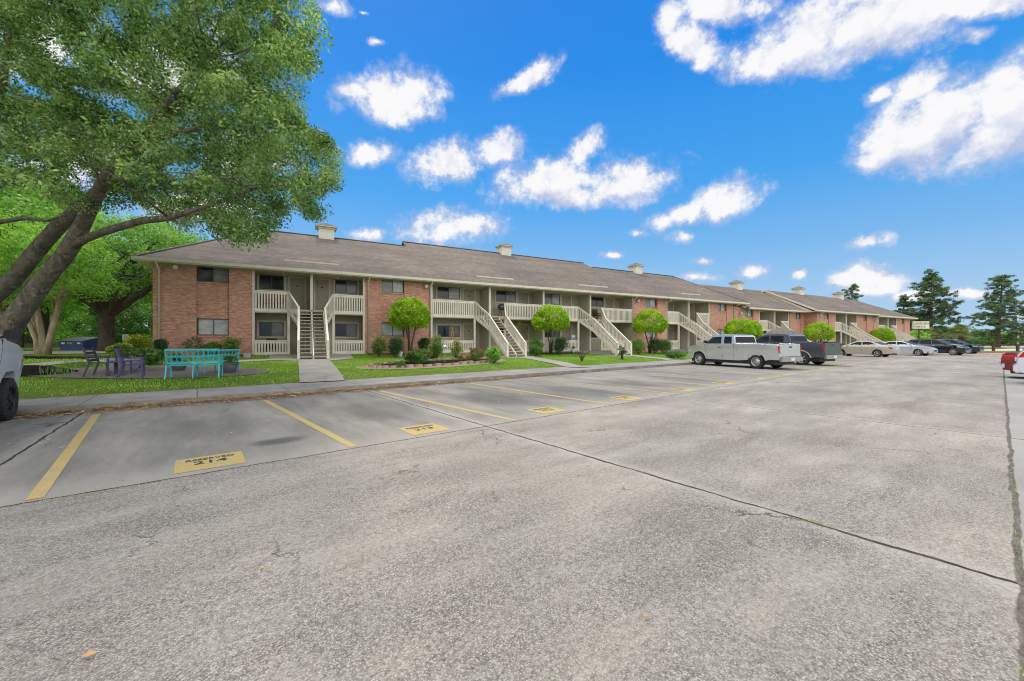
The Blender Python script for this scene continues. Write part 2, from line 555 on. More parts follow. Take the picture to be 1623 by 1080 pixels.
M['far_road'] = mk('pale_road_concrete', (.47, .42, .35), .95, var=.08, vs=.3)
M['path'] = mk('path_concrete', (.27, .255, .225), .92, var=.2, vs=1.5, bump=.2)
M['gravel'] = mk('patio_gravel', (.155, .13, .11), 1., var=.4, vs=28, bump=.6, bs=70)
M['mulch'] = mk('black_mulch', (.020, .017, .014), 1., spec=.05, var=.6, vs=18, bump=1., bs=30)
M['dry'] = mk('dry_dirt', (.24, .19, .12), 1., var=.35, vs=14, bump=.6)
M['stone'] = mk('edging_stone', (.21, .135, .09), .95, var=.45, vs=4, bump=.6, bs=12, col2=(.40, .30, .22))
M['oak_bark'] = m_bark('oak_bark', (.055, .046, .037), (.235, .20, .16), (.42, .43, .37), 4.2, .35)
M['myrtle_bark'] = m_bark('myrtle_bark', (.24, .17, .105), (.55, .45, .33), None, 2.2, .2)
M['bark'] = m_bark('far_bark', (.05, .04, .03), (.15, .12, .095), None, 3, .3)
M['pine_bark'] = m_bark('pine_bark', (.05, .035, .028), (.14, .10, .08), None, 2, .3)
M['oak_leaf'] = m_leaf('oak_leaves', (.030, .072, .022), (.155, .26, .075), (.46, .56, .26), .42, .8)
M['lime_leaf'] = m_leaf('lime_leaves', (.11, .24, .035), (.26, .46, .08), (.44, .64, .16), .45, .35)
M['mid_leaf'] = m_leaf('mid_green_leaves', (.060, .15, .028), (.17, .33, .065), (.33, .52, .14), .42, .3)
M['topiary_leaf'] = m_leaf('topiary_leaves', (.15, .30, .006), (.33, .52, .012), (.52, .68, .03), .3, 1.5)
M['shrub_leaf'] = m_leaf('shrub_leaves', (.035, .10, .020), (.085, .19, .035), (.17, .31, .06), .3, 1.5)
M['gold_leaf'] = m_leaf('gold_leaves', (.14, .20, .02), (.30, .36, .035), (.46, .46, .07), .35, 2)
M['nandina_leaf'] = m_leaf('nandina_leaves', (.07, .14, .02), (.16, .27, .04), (.34, .30, .09), .3, 2)
M['dark_leaf'] = m_leaf('dark_leaves', (.018, .055, .018), (.045, .11, .03), (.09, .18, .05), .25, 1.5)
M['pine_leaf'] = m_leaf('pine_needles', (.045, .080, .040), (.095, .155, .068), (.19, .26, .11), .25, .35)  # needle greens lightened to carry distance haze in the colour
M['palm_leaf'] = m_leaf('palm_fronds', (.05, .08, .015), (.14, .18, .045), (.26, .27, .08), .2, .8)
M['far_leaf'] = m_leaf('far_foliage', (.06, .12, .05), (.12, .21, .08), (.22, .32, .13), .2, .15)
M['grass'] = m_leaf('grass_blades', (.10, .22, .015), (.24, .42, .03), (.55, .60, .17), .4, .45, .7)
M['iris'] = m_leaf('strap_leaves', (.07, .15, .035), (.14, .25, .06), (.26, .36, .12), .3, 2)
M['litter'] = m_leaf('fallen_leaves', (.20, .10, .04), (.42, .24, .10), (.66, .47, .27), .05, 3, .9)
M['red_flower'] = m_leaf('red_petals', (.45, .02, .01), (.65, .05, .03), (.75, .16, .05), .1, 4)
M['pink_flower'] = m_leaf('pink_petals', (.55, .05, .12), (.70, .16, .22), (.8, .35, .38), .1, 4)
M['teal'] = mk('turquoise_paint', (.035, .42, .46), .4, var=.12, vs=6)
M['purple'] = mk('purple_paint', (.060, .045, .15), .45, var=.25, vs=5)
M['dark_purple'] = mk('dark_plum_paint', (.042, .034, .075), .5, var=.25, vs=5)
M['pot'] = mk('grey_plastic_pot', (.10, .10, .105), .5, var=.15, vs=4)
M['concrete_pot'] = mk('concrete_planter', (.33, .33, .33), .9, var=.2, vs=5)
M['blue_steel'] = mk('blue_dumpster_paint', (.032, .058, .20), .55, var=.25, vs=3)
M['white_plastic'] = mk('white_plastic', (.62, .63, .66), .5, var=.06)
M['black'] = mk('black_plastic', (.012, .012, .013), .5, var=.2)
M['rubber'] = mk('tyre_rubber', (.022, .022, .021), .85, var=.3, vs=10, bump=.3, bs=40)
M['grey_wood'] = m_boards('weathered_fence_boards', (.20, .185, .165), .14, True, .35, .25, .08, .95)
M['brown_wood'] = mk('brown_fence_wood', (.085, .045, .032), .85, var=.25, vs=4)
M['alu'] = mk('wheel_alloy', (.50, .49, .47), .3, .85, var=.1)
M['chrome'] = mk('bumper_chrome', (.62, .61, .60), .18, 1., var=.05)
M['silver_paint'] = mk('silver_paint', (.66, .67, .69), .26, .7, var=.03, vs=1, coat=.6)
M['steel_grey_paint'] = mk('dark_grey_paint', (.075, .085, .10), .3, .35, var=.05, vs=1, coat=.7)
M['white_paint'] = mk('white_car_paint', (.68, .70, .74), .3, 0, var=.02, vs=1, coat=.6)
M['gold_paint'] = mk('champagne_paint', (.50, .465, .38), .33, .5, var=.03, vs=1, coat=.6)
M['bright_silver_paint'] = mk('bright_silver_paint', (.58, .60, .63), .3, .5, var=.03, vs=1, coat=.6)
M['navy_paint'] = mk('midnight_blue_paint', (.012, .016, .028), .22, .2, var=.1, vs=1, coat=.9)
M['red_paint'] = mk('dark_red_paint', (.20, .012, .018), .25, .2, var=.08, vs=1, coat=.8)
M['car_glass'] = m_pane('car_glass', (.022, .025, .026), .32); M['car_glass'].node_tree.nodes['Principled BSDF'].inputs['Specular IOR Level'].default_value = .12
M['red_lens'] = mk('red_lamp_lens', (.42, .010, .012), .2, var=.2, vs=8, coat=.5)
M['clear_lens'] = mk('headlamp_lens', (.48, .48, .46), .12, .2, var=.2, vs=10, coat=.6)
M['seam'] = mk('panel_gap', (.02, .02, .02), .9, var=.1)
M['sign_face'] = mk('cream_sign_face', (.62, .60, .48), .5, var=.1, vs=3)
M['sign_letter'] = mk('brown_sign_letters', (.10, .075, .03), .6, var=.2, vs=5)
M['sign_gold'] = mk('gold_sign_letters', (.50, .42, .20), .6, var=.1)
M['galv'] = mk('galvanised_steel', (.40, .41, .41), .5, .4, var=.15)
M['rust_red'] = mk('rust_red_fabric', (.30, .07, .035), .8, var=.2, vs=6)
M['brown_wicker'] = mk('brown_wicker', (.07, .045, .035), .8, var=.4, vs=20)
M['lamp_glass'] = mk('lamp_glass', (.60, .62, .62), .25, .0, var=.1, vs=15)
M['yellow_enamel'] = mk('yellow_enamel', (.62, .45, .06), .4, var=.1)
M['orange_wood'] = mk('orange_wood', (.52, .26, .06), .6, var=.1)
# ------------------------------------------------------------------ ground
def clip_grid(x0, x1, y0, y1, step, planes, zoff=0., zf=gz):
    """grid of the region kept by the half-planes [(point, outward normal)], laid on the terrain"""
    nx = max(1, int((x1 - x0) / step)); ny = max(1, int((y1 - y0) / step))
    bm = bmesh.new()
    vs = [[bm.verts.new((x0 + (x1 - x0) * i / nx, y0 + (y1 - y0) * j / ny, 0)) for i in range(nx + 1)] for j in range(ny + 1)]
    for j in range(ny):
        for i in range(nx):
            bm.faces.new((vs[j][i], vs[j][i + 1], vs[j + 1][i + 1], vs[j + 1][i]))
    for (px, py), (nx_, ny_) in planes:
        bmesh.ops.bisect_plane(bm, geom=bm.verts[:] + bm.edges[:] + bm.faces[:], plane_co=(px, py, 0), plane_no=(nx_, ny_, 0), clear_outer=True)
    for v in bm.verts: v.co.z = zf(v.co.x, v.co.y) + zoff
    return bm


def patch(name, poly, mat, zoff=.02, step=.5, kind='structure', thick=None, **kw):
    """convex polygon laid on the terrain"""
    n = len(poly)
    area = sum(poly[i][0] * poly[(i + 1) % n][1] - poly[(i + 1) % n][0] * poly[i][1] for i in range(n))
    if area < 0: poly = poly[::-1]
    pl = []
    for i in range(n):
        a, b = poly[i], poly[(i + 1) % n]
        pl.append((a, (b[1] - a[1], -(b[0] - a[0]))))
    xs = [q[0] for q in poly]; ys = [q[1] for q in poly]
    bm = clip_grid(min(xs), max(xs), min(ys), max(ys), step, pl, zoff)
    return bm_obj(name, bm, mat, kind, **kw)


def bm_obj(name, bm, mat, kind=None, label=None, cat=None, parent=None):
    me = bpy.data.meshes.new(name); bm.to_mesh(me); bm.free()
    me.materials.append(mat)
    for p in me.polygons: p.use_smooth = True
    ob = bpy.data.objects.new(name, me); COL.objects.link(ob)
    if parent: ob.parent = parent
    return tag(ob, label, cat, None, kind)


MASKS = []          # areas without grass: functions (X, Y arrays) -> bool


def poly_mask(poly):
    n = len(poly)
    area = sum(poly[i][0] * poly[(i + 1) % n][1] - poly[(i + 1) % n][0] * poly[i][1] for i in range(n))
    pp = poly if area > 0 else poly[::-1]
    def f(X, Y):
        r = np.ones(len(X), bool)
        for i in range(n):
            a, b = pp[i], pp[(i + 1) % n]
            r &= ((b[0] - a[0]) * (Y - a[1]) - (b[1] - a[1]) * (X - a[0])) > 0
        return r
    return f


def blob(cx, cy, rx, ry, rot=0, n=26, wob=.06):
    pts = []
    for i in range(n):
        a = 2 * PI * i / n
        x, y = rx * math.cos(a), ry * math.sin(a)
        pts.append((cx + x * math.cos(rot) - y * math.sin(rot), cy + x * math.sin(rot) + y * math.cos(rot)))
    return pts


# the wide ground below everything, to the horizon
tag(MB().box(-900, 1100, -60, 1500, -1.2, -.05).build('ground', M['lawn']), kind='structure')

# car park slab (local x = along the lane, y = across)
lotm = MB()
LEND = lambda s: 58.
a0 = [(-45, -26), (12.17, -26)]
ci = None
def isect(s0, o0):
    # lot line s=s0 with building line o=o0
    # points on building line: bw(p,o0); st(...)[0]=s0
    lo_, hi_ = 0., 200.
    for _ in range(60):
        mid = (lo_ + hi_) / 2
        if st(*bw(mid, o0))[0] > s0: lo_ = mid
        else: hi_ = mid
    return bw(lo_, o0)
c_in = isect(12.16, -5.3); c_out = isect(14.2, -3.26)
yend = 47.8                                        # the lot ends at a red kerb across the far side
bend = ((yend - AY + 5.3 * BN[1]) / BD[1])
far_l = bw(bend, -5.3)
def to_lot(q):
    s, t = st(*q); return (t, s)
poly = [lot(-14, -26), (at(1700, yend) + 12, yend), far_l, c_in, lot(12.16, -26)]
lotm.prism([to_lot(q) for q in poly], -.3, 0.)
tag(lotm.build('parking_lot', M['lot'], rotz=LA), kind='structure')

# sidewalk with its kerb
sw = MB()
for q in ([lot(12.16, -30), c_in, c_out, lot(14.2, -30)],):
    sw.prism([to_lot(k) for k in q], -.2, .14)
tag(sw.build('sidewalk', M['walk'], rotz=LA, bevel=.012), kind='structure')
sw = MB()
sw.prism([(po(*k)) for k in (c_in, bw(130, -5.3), bw(130, -3.26), c_out)], -.2, .14)
o = sw.build('sidewalk', M['walk'], rotz=BA, loc=(AX, AY, 0)); tag(o, kind='structure')
o.scale = (1, 1, 1)
# the kerb face, a dirtier band
kb = MB(); kb.box(-30, to_lot(c_in)[0] - .0, 12.145, 12.17, .0, .125)
tag(kb.build('curb', M['curb_edge'], rotz=LA), kind='structure')

# lawn terrain
bm = clip_grid(-62, 70, 4, 74, .6, [(lot(14.2, 0), (-LN[0], -LN[1]))], 0)
bm2 = clip_grid(10, 100, 20, 74, .6, [(lot(14.2, 0), (LN[0], LN[1])), (bw(0, -3.26), (-BN[0], -BN[1]))], 0)
me_ = bpy.data.meshes.new('tmp'); bm2.to_mesh(me_); bm2.free(); bm.from_mesh(me_)
bm_obj('lawn', bm, M['lawn'], 'structure')


def strip(name, a, b, w, mat, zoff=.022, mask=True, cut=True):
    a = Vector(a[:2]); b = Vector(b[:2]); d = (b - a).normalized(); n = Vector((-d.y, d.x)) * w / 2
    poly = [tuple(a + n), tuple(a - n), tuple(b - n), tuple(b + n)]
    patch(name, poly, mat, zoff, .4)
    if mask: MASKS.append(poly_mask(poly))


# stairs: where they stand (wide and narrow ends at facade, image columns), used for paths too
STAIRS = [dict(wl=457.5, wr=528.5, nl=477, nr=517, W=.6, E=5.6, R=4.0),
          dict(wl=752, wr=800, nl=None, c=None, W=.6, E=5.6, R=4.0),
          dict(wl=916.5, wr=953, nl=None, W=.6, E=5.6, R=4.0),
          dict(wl=1075.5, wr=1103.5, nl=None, W=.6, E=5.6, R=4.0),
          dict(wl=1216, wr=1237, nl=None, W=.6, E=5.14, R=4.0),
          dict(wl=1333, wr=1347, nl=None, W=-.7, E=5.19, R=4.0),
          dict(wl=1401.5, wr=1412, nl=None, W=-.7, E=5.05, R=4.0)]
for i, S in enumerate(STAIRS):
    S['pl'] = pu(S['wl'], S['W']); S['pr'] = pu(S['wr'], S['W'])
    c = (S['pl'] + S['pr']) / 2; S['pc'] = c
    S['nl_p'] = c - .66; S['nr_p'] = c + .66

# entrance pads and front walks
for i, S in enumerate(STAIRS):
    c = S['pc']; W = S['W']
    k = 2.1 if i == 0 else 1.5
    poly = [bw(c - k, W), bw(c + k, W), bw(c + k * .9, W - 3.9), bw(c + .9, W - 4.9), bw(c - .9, W - 4.9), bw(c - k * .9, W - 3.9)]
    patch('entrance_pad', poly, M['path'], .02, .4); MASKS.append(poly_mask(poly))
a = bw(STAIRS[0]['pc'], -4.0); b = gp(512, 606)
strip('walkway', a, b, 1.35, M['path'], .026)
strip('walkway', bw(STAIRS[1]['pc'] + .4, -3.6), gp(925, 583), 1.15, M['path'], .026)
strip('walkway', bw(STAIRS[2]['pc'] + .3, -3.6), gp(1062, 571), 1.1, M['path'], .026)
# path along the garden on the left
strip('walkway', bw(STAIRS[0]['pc'] - 1.0, -3.1), gp(300, 577), 1.0, M['path'], .026)
strip('walkway', gp(302, 577), gp(120, 573), 1.0, M['path'], .03)
strip('walkway', gp(122, 573), gp(-60, 592), 1.0, M['path'], .026)
# far drive on the left with the dumpster
pg = [gp(-160, 566)[:2], gp(-160, 557)[:2], (-44, 46), (-8, 40), (-19.5, 26.5), (-23, 27)]
strip('side_drive', gp(-200, 562), (gp(215, 557)[0] + 2, gp(215, 557)[1]), 6.5, M['far_road'], .03)
# seating patio of dark grit
pt = blob(*(gp(238, 590)[:2]), 3.7, 1.75, BA * .35)
patch('patio_gravel', pt, M['gravel'], .022, .35); MASKS.append(poly_mask(pt))
# mulch round the oak
OAK = (-16.6, 12.9)
mu = blob(OAK[0] + 1.25, OAK[1] - .45, 1.15, 1.0, .1)
def mound(x, y):
    d = math.hypot((x - OAK[0] - 1.1) / 1.2, (y - OAK[1] + .45) / 1.05)
    return gz(x, y) + .22 * max(0, 1 - d * d)
bm = clip_grid(min(q[0] for q in mu), max(q[0] for q in mu), min(q[1] for q in mu), max(q[1] for q in mu), .25,
               [(mu[i], (mu[(i + 1) % len(mu)][1] - mu[i][1], -(mu[(i + 1) % len(mu)][0] - mu[i][0]))) for i in range(len(mu))], .03, mound)
tag(bm_obj('mulch', bm, M['mulch'], 'stuff'), 'mound of black mulch round the leaning oak', 'mulch'); MASKS.append(poly_mask(mu))
mb_ = gp(62, 567)
m2 = blob(mb_[0] + .5, mb_[1], 2.6, .9, .1)
tag(patch('mulch', m2, M['mulch'], .03, .4, 'stuff'), 'dark mulch under the pale-barked crepe myrtle', 'mulch'); MASKS.append(poly_mask(m2))
# flower bed with stone edging
f0 = Vector(gp(588, 583)[:2]); f1 = Vector(gp(785, 571)[:2])
fc = (f0 + f1) / 2; fl = (f1 - f0).length / 2; fr = math.atan2(f1.y - f0.y, f1.x - f0.x)
fb = blob(fc.x, fc.y, fl, .95, fr)
tag(patch('mulch', fb, M['mulch'], .05, .35, 'stuff'), 'black mulch of the flower bed edged with brown stones', 'mulch'); MASKS.append(poly_mask(blob(fc.x, fc.y, fl + .35, 1.35, fr)))
fb2 = blob(fc.x, fc.y - .15, fl + .6, 1.5, fr)
patch('bare_dirt', fb2, M['dry'], .018, .35)
ed = thing('bed_edging', 'ring of brown stones edging the front flower bed', 'edging', (fc.x, fc.y, 0))
pts = blob(fc.x, fc.y, fl, .95, fr, 46)
for i, q in enumerate(pts):
    q2 = pts[(i + 1) % len(pts)]
    L = math.hypot(q2[0] - q[0], q2[1] - q[1])
    c = ((q[0] + q2[0]) / 2 - fc.x, (q[1] + q2[1]) / 2 - fc.y)
    z = gz(c[0] + fc.x, c[1] + fc.y)
    a = math.atan2(q2[1] - q[1], q2[0] - q[0]) + random.uniform(-.12, .12)
    h = random.uniform(.10, .15)
    mbx = MB().box(-L * .47, L * .47, -.08, .08, -.06, h)
    mbx.v = [(x + random.uniform(-.02, .02), y + random.uniform(-.02, .02), zz + random.uniform(-.015, .015)) for x, y, zz in mbx.v]
    o = mbx.build('edging_stone', M['stone'], ed, (c[0], c[1], z), a, bevel=.015)

# shrub border soil along the facade
for ua, ub in ((243, 402), (580, 684)):
    poly = [bw(pu(ua, .6), .62), bw(pu(ub, .6), .62), bw(pu(ub, .6), -.35), bw(pu(ua, .6), -.35)]
    patch('border_soil', poly, M['mulch'], .025, .4); MASKS.append(poly_mask(poly))
poly = [bw(pu(840, .6), .62), bw(pu(915, .6), .62), bw(pu(915, .6), -1.), bw(pu(840, .6), -1.)]
patch('border_soil', poly, M['mulch'], .025, .4); MASKS.append(poly_mask(poly))

# far side: red kerb, verge, road
rk = MB().box(far_l[0] - 4, at(1700, yend) + 20, yend, yend + .25, -.2, .13)
tag(rk.build('curb', M['red_curb']), kind='structure')
tag(MB().box(45, 140, yend + .25, 53, -.3, .12).build('verge', M['lawn']), kind='structure')
tag(MB().box(30, 330, 53, 112, -.3, .02).build('road', M['far_road']), kind='structure')

# painted bay lines and stencilled numbers
def line_mesh(s0, t0, s1, t1, w=.1):
    a = Vector((t0, s0)); b = Vector((t1, s1)); d = (b - a).normalized(); n = Vector((-d.y, d.x)) * w / 2
    m = MB(); m.add([(*(a - n), .004), (*(b - n), .004), (*(b + n), .004), (*(a + n), .004)], [(0, 1, 2, 3)])
    o = m.build('bay_line', M['yellow'], rotz=LA); return tag(o, kind='structure')
for i in range(-1, 17):
    tb = 1.72 + 2.92 * i
    sk = -.4 if i < 2 else -.12
    w_ = .12
    top = 11.55
    s_top_lim = top
    x, y = lot(top, tb)
    if i > 11: top = 10.5
    line_mesh(5.72, tb, top, tb + sk, w_)
for i in range(-1, 14):
    line_mesh(-.42, 5.1 + 2.9 * i, -6.2, 5.1 + 2.9 * i, .1)


def text_mesh(txt, size, mat, name, loc, rot, parent=None, sx=1., align='CENTER', extrude=0.):
    cu = bpy.data.curves.new('t', 'FONT'); cu.body = txt; cu.size = size; cu.align_x = align; cu.extrude = extrude
    cu.offset = size * .012
    ob = bpy.data.objects.new('t', cu); COL.objects.link(ob)
    dg = bpy.context.evaluated_depsgraph_get()
    me = bpy.data.meshes.new_from_object(ob.evaluated_get(dg))
    bpy.data.objects.remove(ob); bpy.data.curves.remove(cu)
    me.name = name; me.materials.clear(); me.materials.append(mat)
    o = bpy.data.objects.new(name, me); COL.objects.link(o)
    if parent: o.parent = parent
    o.location = loc; o.rotation_euler = rot; o.scale = (sx, 1, 1)
    return o


GRP = 'reserved bay markings painted along the lane edge'
for i in range(12):
    tc = .13 + 2.87 * i; num = str(214 - i)
    x, y = lot(6.12, tc)
    wh = {0: 'nearest yellow square, stencilled RESERVED 214', 1: 'second nearest yellow square, stencilled RESERVED 213'}.get(i, 'yellow painted square stencilled RESERVED %s by the lane joint' % num)
    t = thing('bay_number', wh, 'marking', (x, y, .0), LA, GRP)
    q = MB(); q.add([(-.34, -.32, .004), (.34, -.32, .004), (.34, .32, .004), (-.34, .32, .004)], [(0, 1, 2, 3)])
    q.build('painted_square', M['yellow'], t)
    text_mesh('RESERVED', .125, M['stencil'], 'lettering', (0, .13, .008), (0, 0, 0), t, .88)
    text_mesh(num, .2, M['stencil'], 'number', (0, -.06, .008), (0, 0, 0), t, 1.15)
for i in range(5):
    x, y = lot(-.85, 6.5 + 2.9 * i)
    t = thing('bay_number', ('nearest', 'second', 'third', 'fourth', 'farthest')[i] + ' of the yellow squares right of the crumbled joint', 'marking', (x, y, 0), LA, 'yellow squares in the right-hand bays')
    q = MB(); q.add([(-.32, -.3, .004), (.32, -.3, .004), (.32, .3, .004), (-.32, .3, .004)], [(0, 1, 2, 3)])
    q.build('painted_square', M['yellow'], t)

# ------------------------------------------------------------------ scatter: blades and litter
def add_blades(name, X, Y, h0, h1, w, mat, label, cat, lean=.4, zoff=0.):
    n = len(X)
    Z = np.array([gz(x, y) for x, y in zip(X, Y)]) + zoff
    a = rng.uniform(0, 2 * PI, n); hh = rng.uniform(h0, h1, n); ww = w * rng.uniform(.6, 1.3, n)
    la = rng.uniform(0, 2 * PI, n); ll = hh * rng.uniform(0, lean, n)
    V = np.zeros((n, 3, 3))
    V[:, 0] = np.c_[X - np.cos(a) * ww, Y - np.sin(a) * ww, Z]
    V[:, 1] = np.c_[X + np.cos(a) * ww, Y + np.sin(a) * ww, Z]
    V[:, 2] = np.c_[X + np.cos(la) * ll, Y + np.sin(la) * ll, Z + hh]
    o = np_mesh(name, V.reshape(-1, 3), np.arange(n * 3).reshape(n, 3), mat, k=3)
    return tag(o, label, cat, kind='stuff')


def lawn_points(n, dmax=36):
    X = rng.uniform(-30, 34, n * 3); Y = rng.uniform(7, 38, n * 3)
    S = X * LN[0] + Y * LN[1]; x = X - AX; y = Y - AY
    P = x * BD[0] + y * BD[1]; O = x * BN[0] + y * BN[1]
    A = np.maximum(S - 12.16, O + 5.3) - 2.04
    D = np.hypot(X, Y)
    ok = (A > .02) & ((O < .45) | (P < 0)) & (rng.uniform(0, 1, len(X)) < (11 / D) ** 1.3) & (D < dmax) & (np.abs((X / Y)) < 1.45)
    for m_ in MASKS: ok &= ~m_(X, Y)
    # thin, worn patches
    ok &= (np.sin(X * 1.3 + np.sin(Y * 2.1)) * np.sin(Y * 1.7 + X * .4) < .75)
    X, Y = X[ok], Y[ok]
    return X[:n], Y[:n]


X, Y = lawn_points(260000)
add_blades('grass', X, Y, .03, .075, .008, M['grass'], 'short bright green grass of the front lawn', 'grass')
# ------------------------------------------------------------------ the apartment building (local x = along, y = depth behind the eave)
B = thing('apartment_building', 'long two-storey red brick apartment building with grey shingle roof and outside stairs', 'building', (AX, AY, 0), BA)


def zoz(v, p, o):
    return H + (CY - v) / F * bw(p, o)[1]


def window(p0, p1, z0, z1, o, glass=('dark', 'curtain'), trim=None, depth=.07, parent=None):
    """sliding window: frame > two panes; trim = beige casing round it"""
    f = MB(); t = .045
    f.box(p0, p1, o - .012, o + .05, z0, z0 + t); f.box(p0, p1, o - .012, o + .05, z1 - t, z1)
    f.box(p0, p0 + t, o - .012, o + .05, z0 + t, z1 - t); f.box(p1 - t, p1, o - .012, o + .05, z0 + t, z1 - t)
    mid = (p0 + p1) / 2
    f.box(mid - .025, mid + .025, o - .008, o + .05, z0 + t, z1 - t)
    fr = f.build('window', M['win_frame'] if not trim else M['white_frame'] if trim == 2 else M['win_frame'], B)
    G = {'dark': M['dark_glass'], 'curtain': M['curtain_glass'], 'blind': M['blind_glass']}
    MB().box(p0 + t, mid - .025, o + .015, o + .022, z0 + t, z1 - t).build('pane', G[glass[0]], fr)
    MB().box(mid + .025, p1 - t, o + .02, o + .027, z0 + t, z1 - t).build('pane', G[glass[1]], fr)
    if trim:
        c = MB(); w = .11
        c.box(p0 - w, p1 + w, o - .025, o + .03, z0 - w, z0 - .001); c.box(p0 - w, p1 + w, o - .025, o + .03, z1 + .001, z1 + w)
        c.box(p0 - w, p0 - .001, o - .025, o + .03, z0, z1); c.box(p1 + .001, p1 + w, o - .025, o + .03, z0, z1)
        c.build('window_trim', M['trim'], fr)
    return fr


def brick_bay(p0, p1, W, E, w0=None, w1=None, back=1.62, glassU=('curtain', 'blind'), glassL=('blind', 'blind')):
    z0 = .0; zt = E + .02; b = W + back
    m = MB()
    if w0 is None:
        m.box(p0, p1, W, b, z0 - .4, zt); m.build('brick_wall', M['brick'], B); return
    m.box(p0, w0, W, b, z0 - .4, zt); m.box(w1, p1, W, b, z0 - .4, zt)
    Wr = W + .09
    u0, u1, l0, l1 = E - 1.0, E - .12, E - 3.83, E - 2.93
    m.box(w0, w1, Wr, b, z0 - .4, l0); m.box(w0, w1, Wr, b, l1, u0); m.box(w0, w1, Wr + .02, b, u1, zt)
    m.box(w0, w1, Wr + .25, b - .003, l0, l1); m.box(w0, w1, Wr + .25, b - .003, u0, u1)
    o = m.build('brick_wall', M['brick'], B)
    s = MB()
    for zz in (l0, u0): s.box(w0 - .03, w1 + .03, Wr - .05, Wr + .08, zz - .075, zz + .0)
    s.build('window_sill', M['brick'], B)
    window(w0 + .02, w1 - .02, u0 + .01, u1, Wr + .1, glassU); window(w0 + .02, w1 - .02, l0 + .01, l1, Wr + .1, glassL)
    s = MB().box(w0, w1, Wr - .02, Wr + .1, u1, zt - .005); s.build('window_head', M['soffit'], B)


def railing(pa, pb, o, zf, h=1.0, low=-.2, name='balcony_railing'):
    m = MB()
    m.box(pa, pb, o - .03, o + .06, zf + h - .05, zf + h); m.box(pa, pb, o - .005, o + .035, zf + h - .17, zf + h - .05)
    m.box(pa, pb, o, o + .04, zf + low + .02, zf + low + .2)
    n = max(1, round((pb - pa) / .142)); st_ = (pb - pa) / n
    for i in range(n):
        c = pa + (i + .5) * st_
        m.box(c - .036, c + .036, o - .02, o, zf + low + random.uniform(-.004, .004), zf + h - .05)
    return m.build(name, M['rail'], B)


def post(p, o, z0, z1, w=.15, mat='post'):
    return MB().box(p - w / 2, p + w / 2, o - w / 2, o + w / 2, z0, z1).build('post', M[mat], B)


def door(p0, p1, z0, o, label=None):
    d = MB().box(p0, p1, o - .02, o + .02, z0, z0 + 2.03)
    for (a, b_) in ((.12, .88),):
        for (q0, q1) in ((.18, .92), (1.05, 1.88)):
            d.box(p0 + (p1 - p0) * .16, p0 + (p1 - p0) * .46, o - .028, o - .02, z0 + q0, z0 + q1)
            d.box(p0 + (p1 - p0) * .54, p0 + (p1 - p0) * .84, o - .028, o - .02, z0 + q0, z0 + q1)
    d = d.build('door', M['door'], B, bevel=.004)
    c = MB(); w = .1
    c.box(p0 - w, p0 - .004, o - .035, o + .02, z0, z0 + 2.04); c.box(p1 + .004, p1 + w, o - .035, o + .02, z0, z0 + 2.04)
    c.box(p0 - w, p1 + w, o - .035, o + .02, z0 + 2.041, z0 + 2.14)
    c.build('door_frame', M['trim'], d)
    MB().lathe([(0, -.07), (.03, -.06), (.03, -.03), (.012, -.02), (.012, 0)], 10, (p1 - .09, o - .02, z0 + .95), 'y').build('handle', M['galv'], d, smooth=True)
    MB().box((p0 + p1) / 2 - .06, (p0 + p1) / 2 + .06, o - .034, o - .029, z0 + 1.5, z0 + 1.58).build('number_plate', M['black'], d)
    return d


def staircase(S):
    W, E, Rr = S['W'], S['E'], S['R']
    F2 = E - 2.3; c = S['pc']; nl, nr = S['nl_p'], S['nr_p']
    x, y = bw(c, W - Rr); zb = gz(x, y) + .03
    slope = (F2 - zb) / Rr
    def zn(r): return F2 - slope * r
    st = MB()
    for p in (nl + .03, c, nr - .03):
        st.beam((p, W - .05, F2 - .22), (p, W - Rr + .05, zb + .06), .05, .22)
    # saw-tooth carriages under the treads
    N = 14
    for i in range(N):
        r = Rr * (i + .5) / N + .02; z = zn(r) + .03
        for p in (nl + .03, c, nr - .03):
            st.box(p - .04, p + .04, W - r - .12, W - r + .12, z - .17, z - .045)
    so = st.build('staircase', M['rail'], B)
    tr = MB()
    for i in range(N):
        r = Rr * (i + .5) / N + .02; z = zn(r) + .03
        tr.box(nl + .06, nr - .06, W - r - .14, W - r + .14, z - .045, z)
    tr.build('treads', M['tread'], so)
    r1 = 1.25
    for side, (pw, pn) in ((0, (S['pl'], nl)), (1, (S['pr'], nr))):
        m = MB()
        segs = [((pw, 0.), (pn, r1)), ((pn, r1), (pn, Rr))]
        for (pa, ra), (pb, rb) in segs:
            ta, tb = zn(ra) + (1.0 if ra == 0 else .9), zn(rb) + .9
            la, lb = zn(ra) - .22, zn(rb) - .2
            m.beam((pa, W - ra, ta - .02), (pb, W - rb, tb - .02), .1, .05)
            m.beam((pa, W - ra, ta - .1), (pb, W - rb, tb - .1), .04, .1)
            m.beam((pa, W - ra, la + .1), (pb, W - rb, max(lb, zb - .05) + .1), .05, .2)
            L = math.hypot(pb - pa, rb - ra); n = round(L / .15)
            ox = -.03 if side == 0 else .03
            for i in range(n):
                f = (i + .5) / n; p = pa + (pb - pa) * f + ox; r = ra + (rb - ra) * f
                zl = max(la + (lb - la) * f - .02, zb - .03); zh = ta + (tb - ta) * f - .05
                m.box(p - .011, p + .011, W - r - .036, W - r + .036, zl, zh)
        m.box(pn - .06, pn + .06, W - Rr - .06, W - Rr + .06, zb - .1, zn(Rr) + .92)
        m.build('stair_railing', M['rail'], so)
    return so


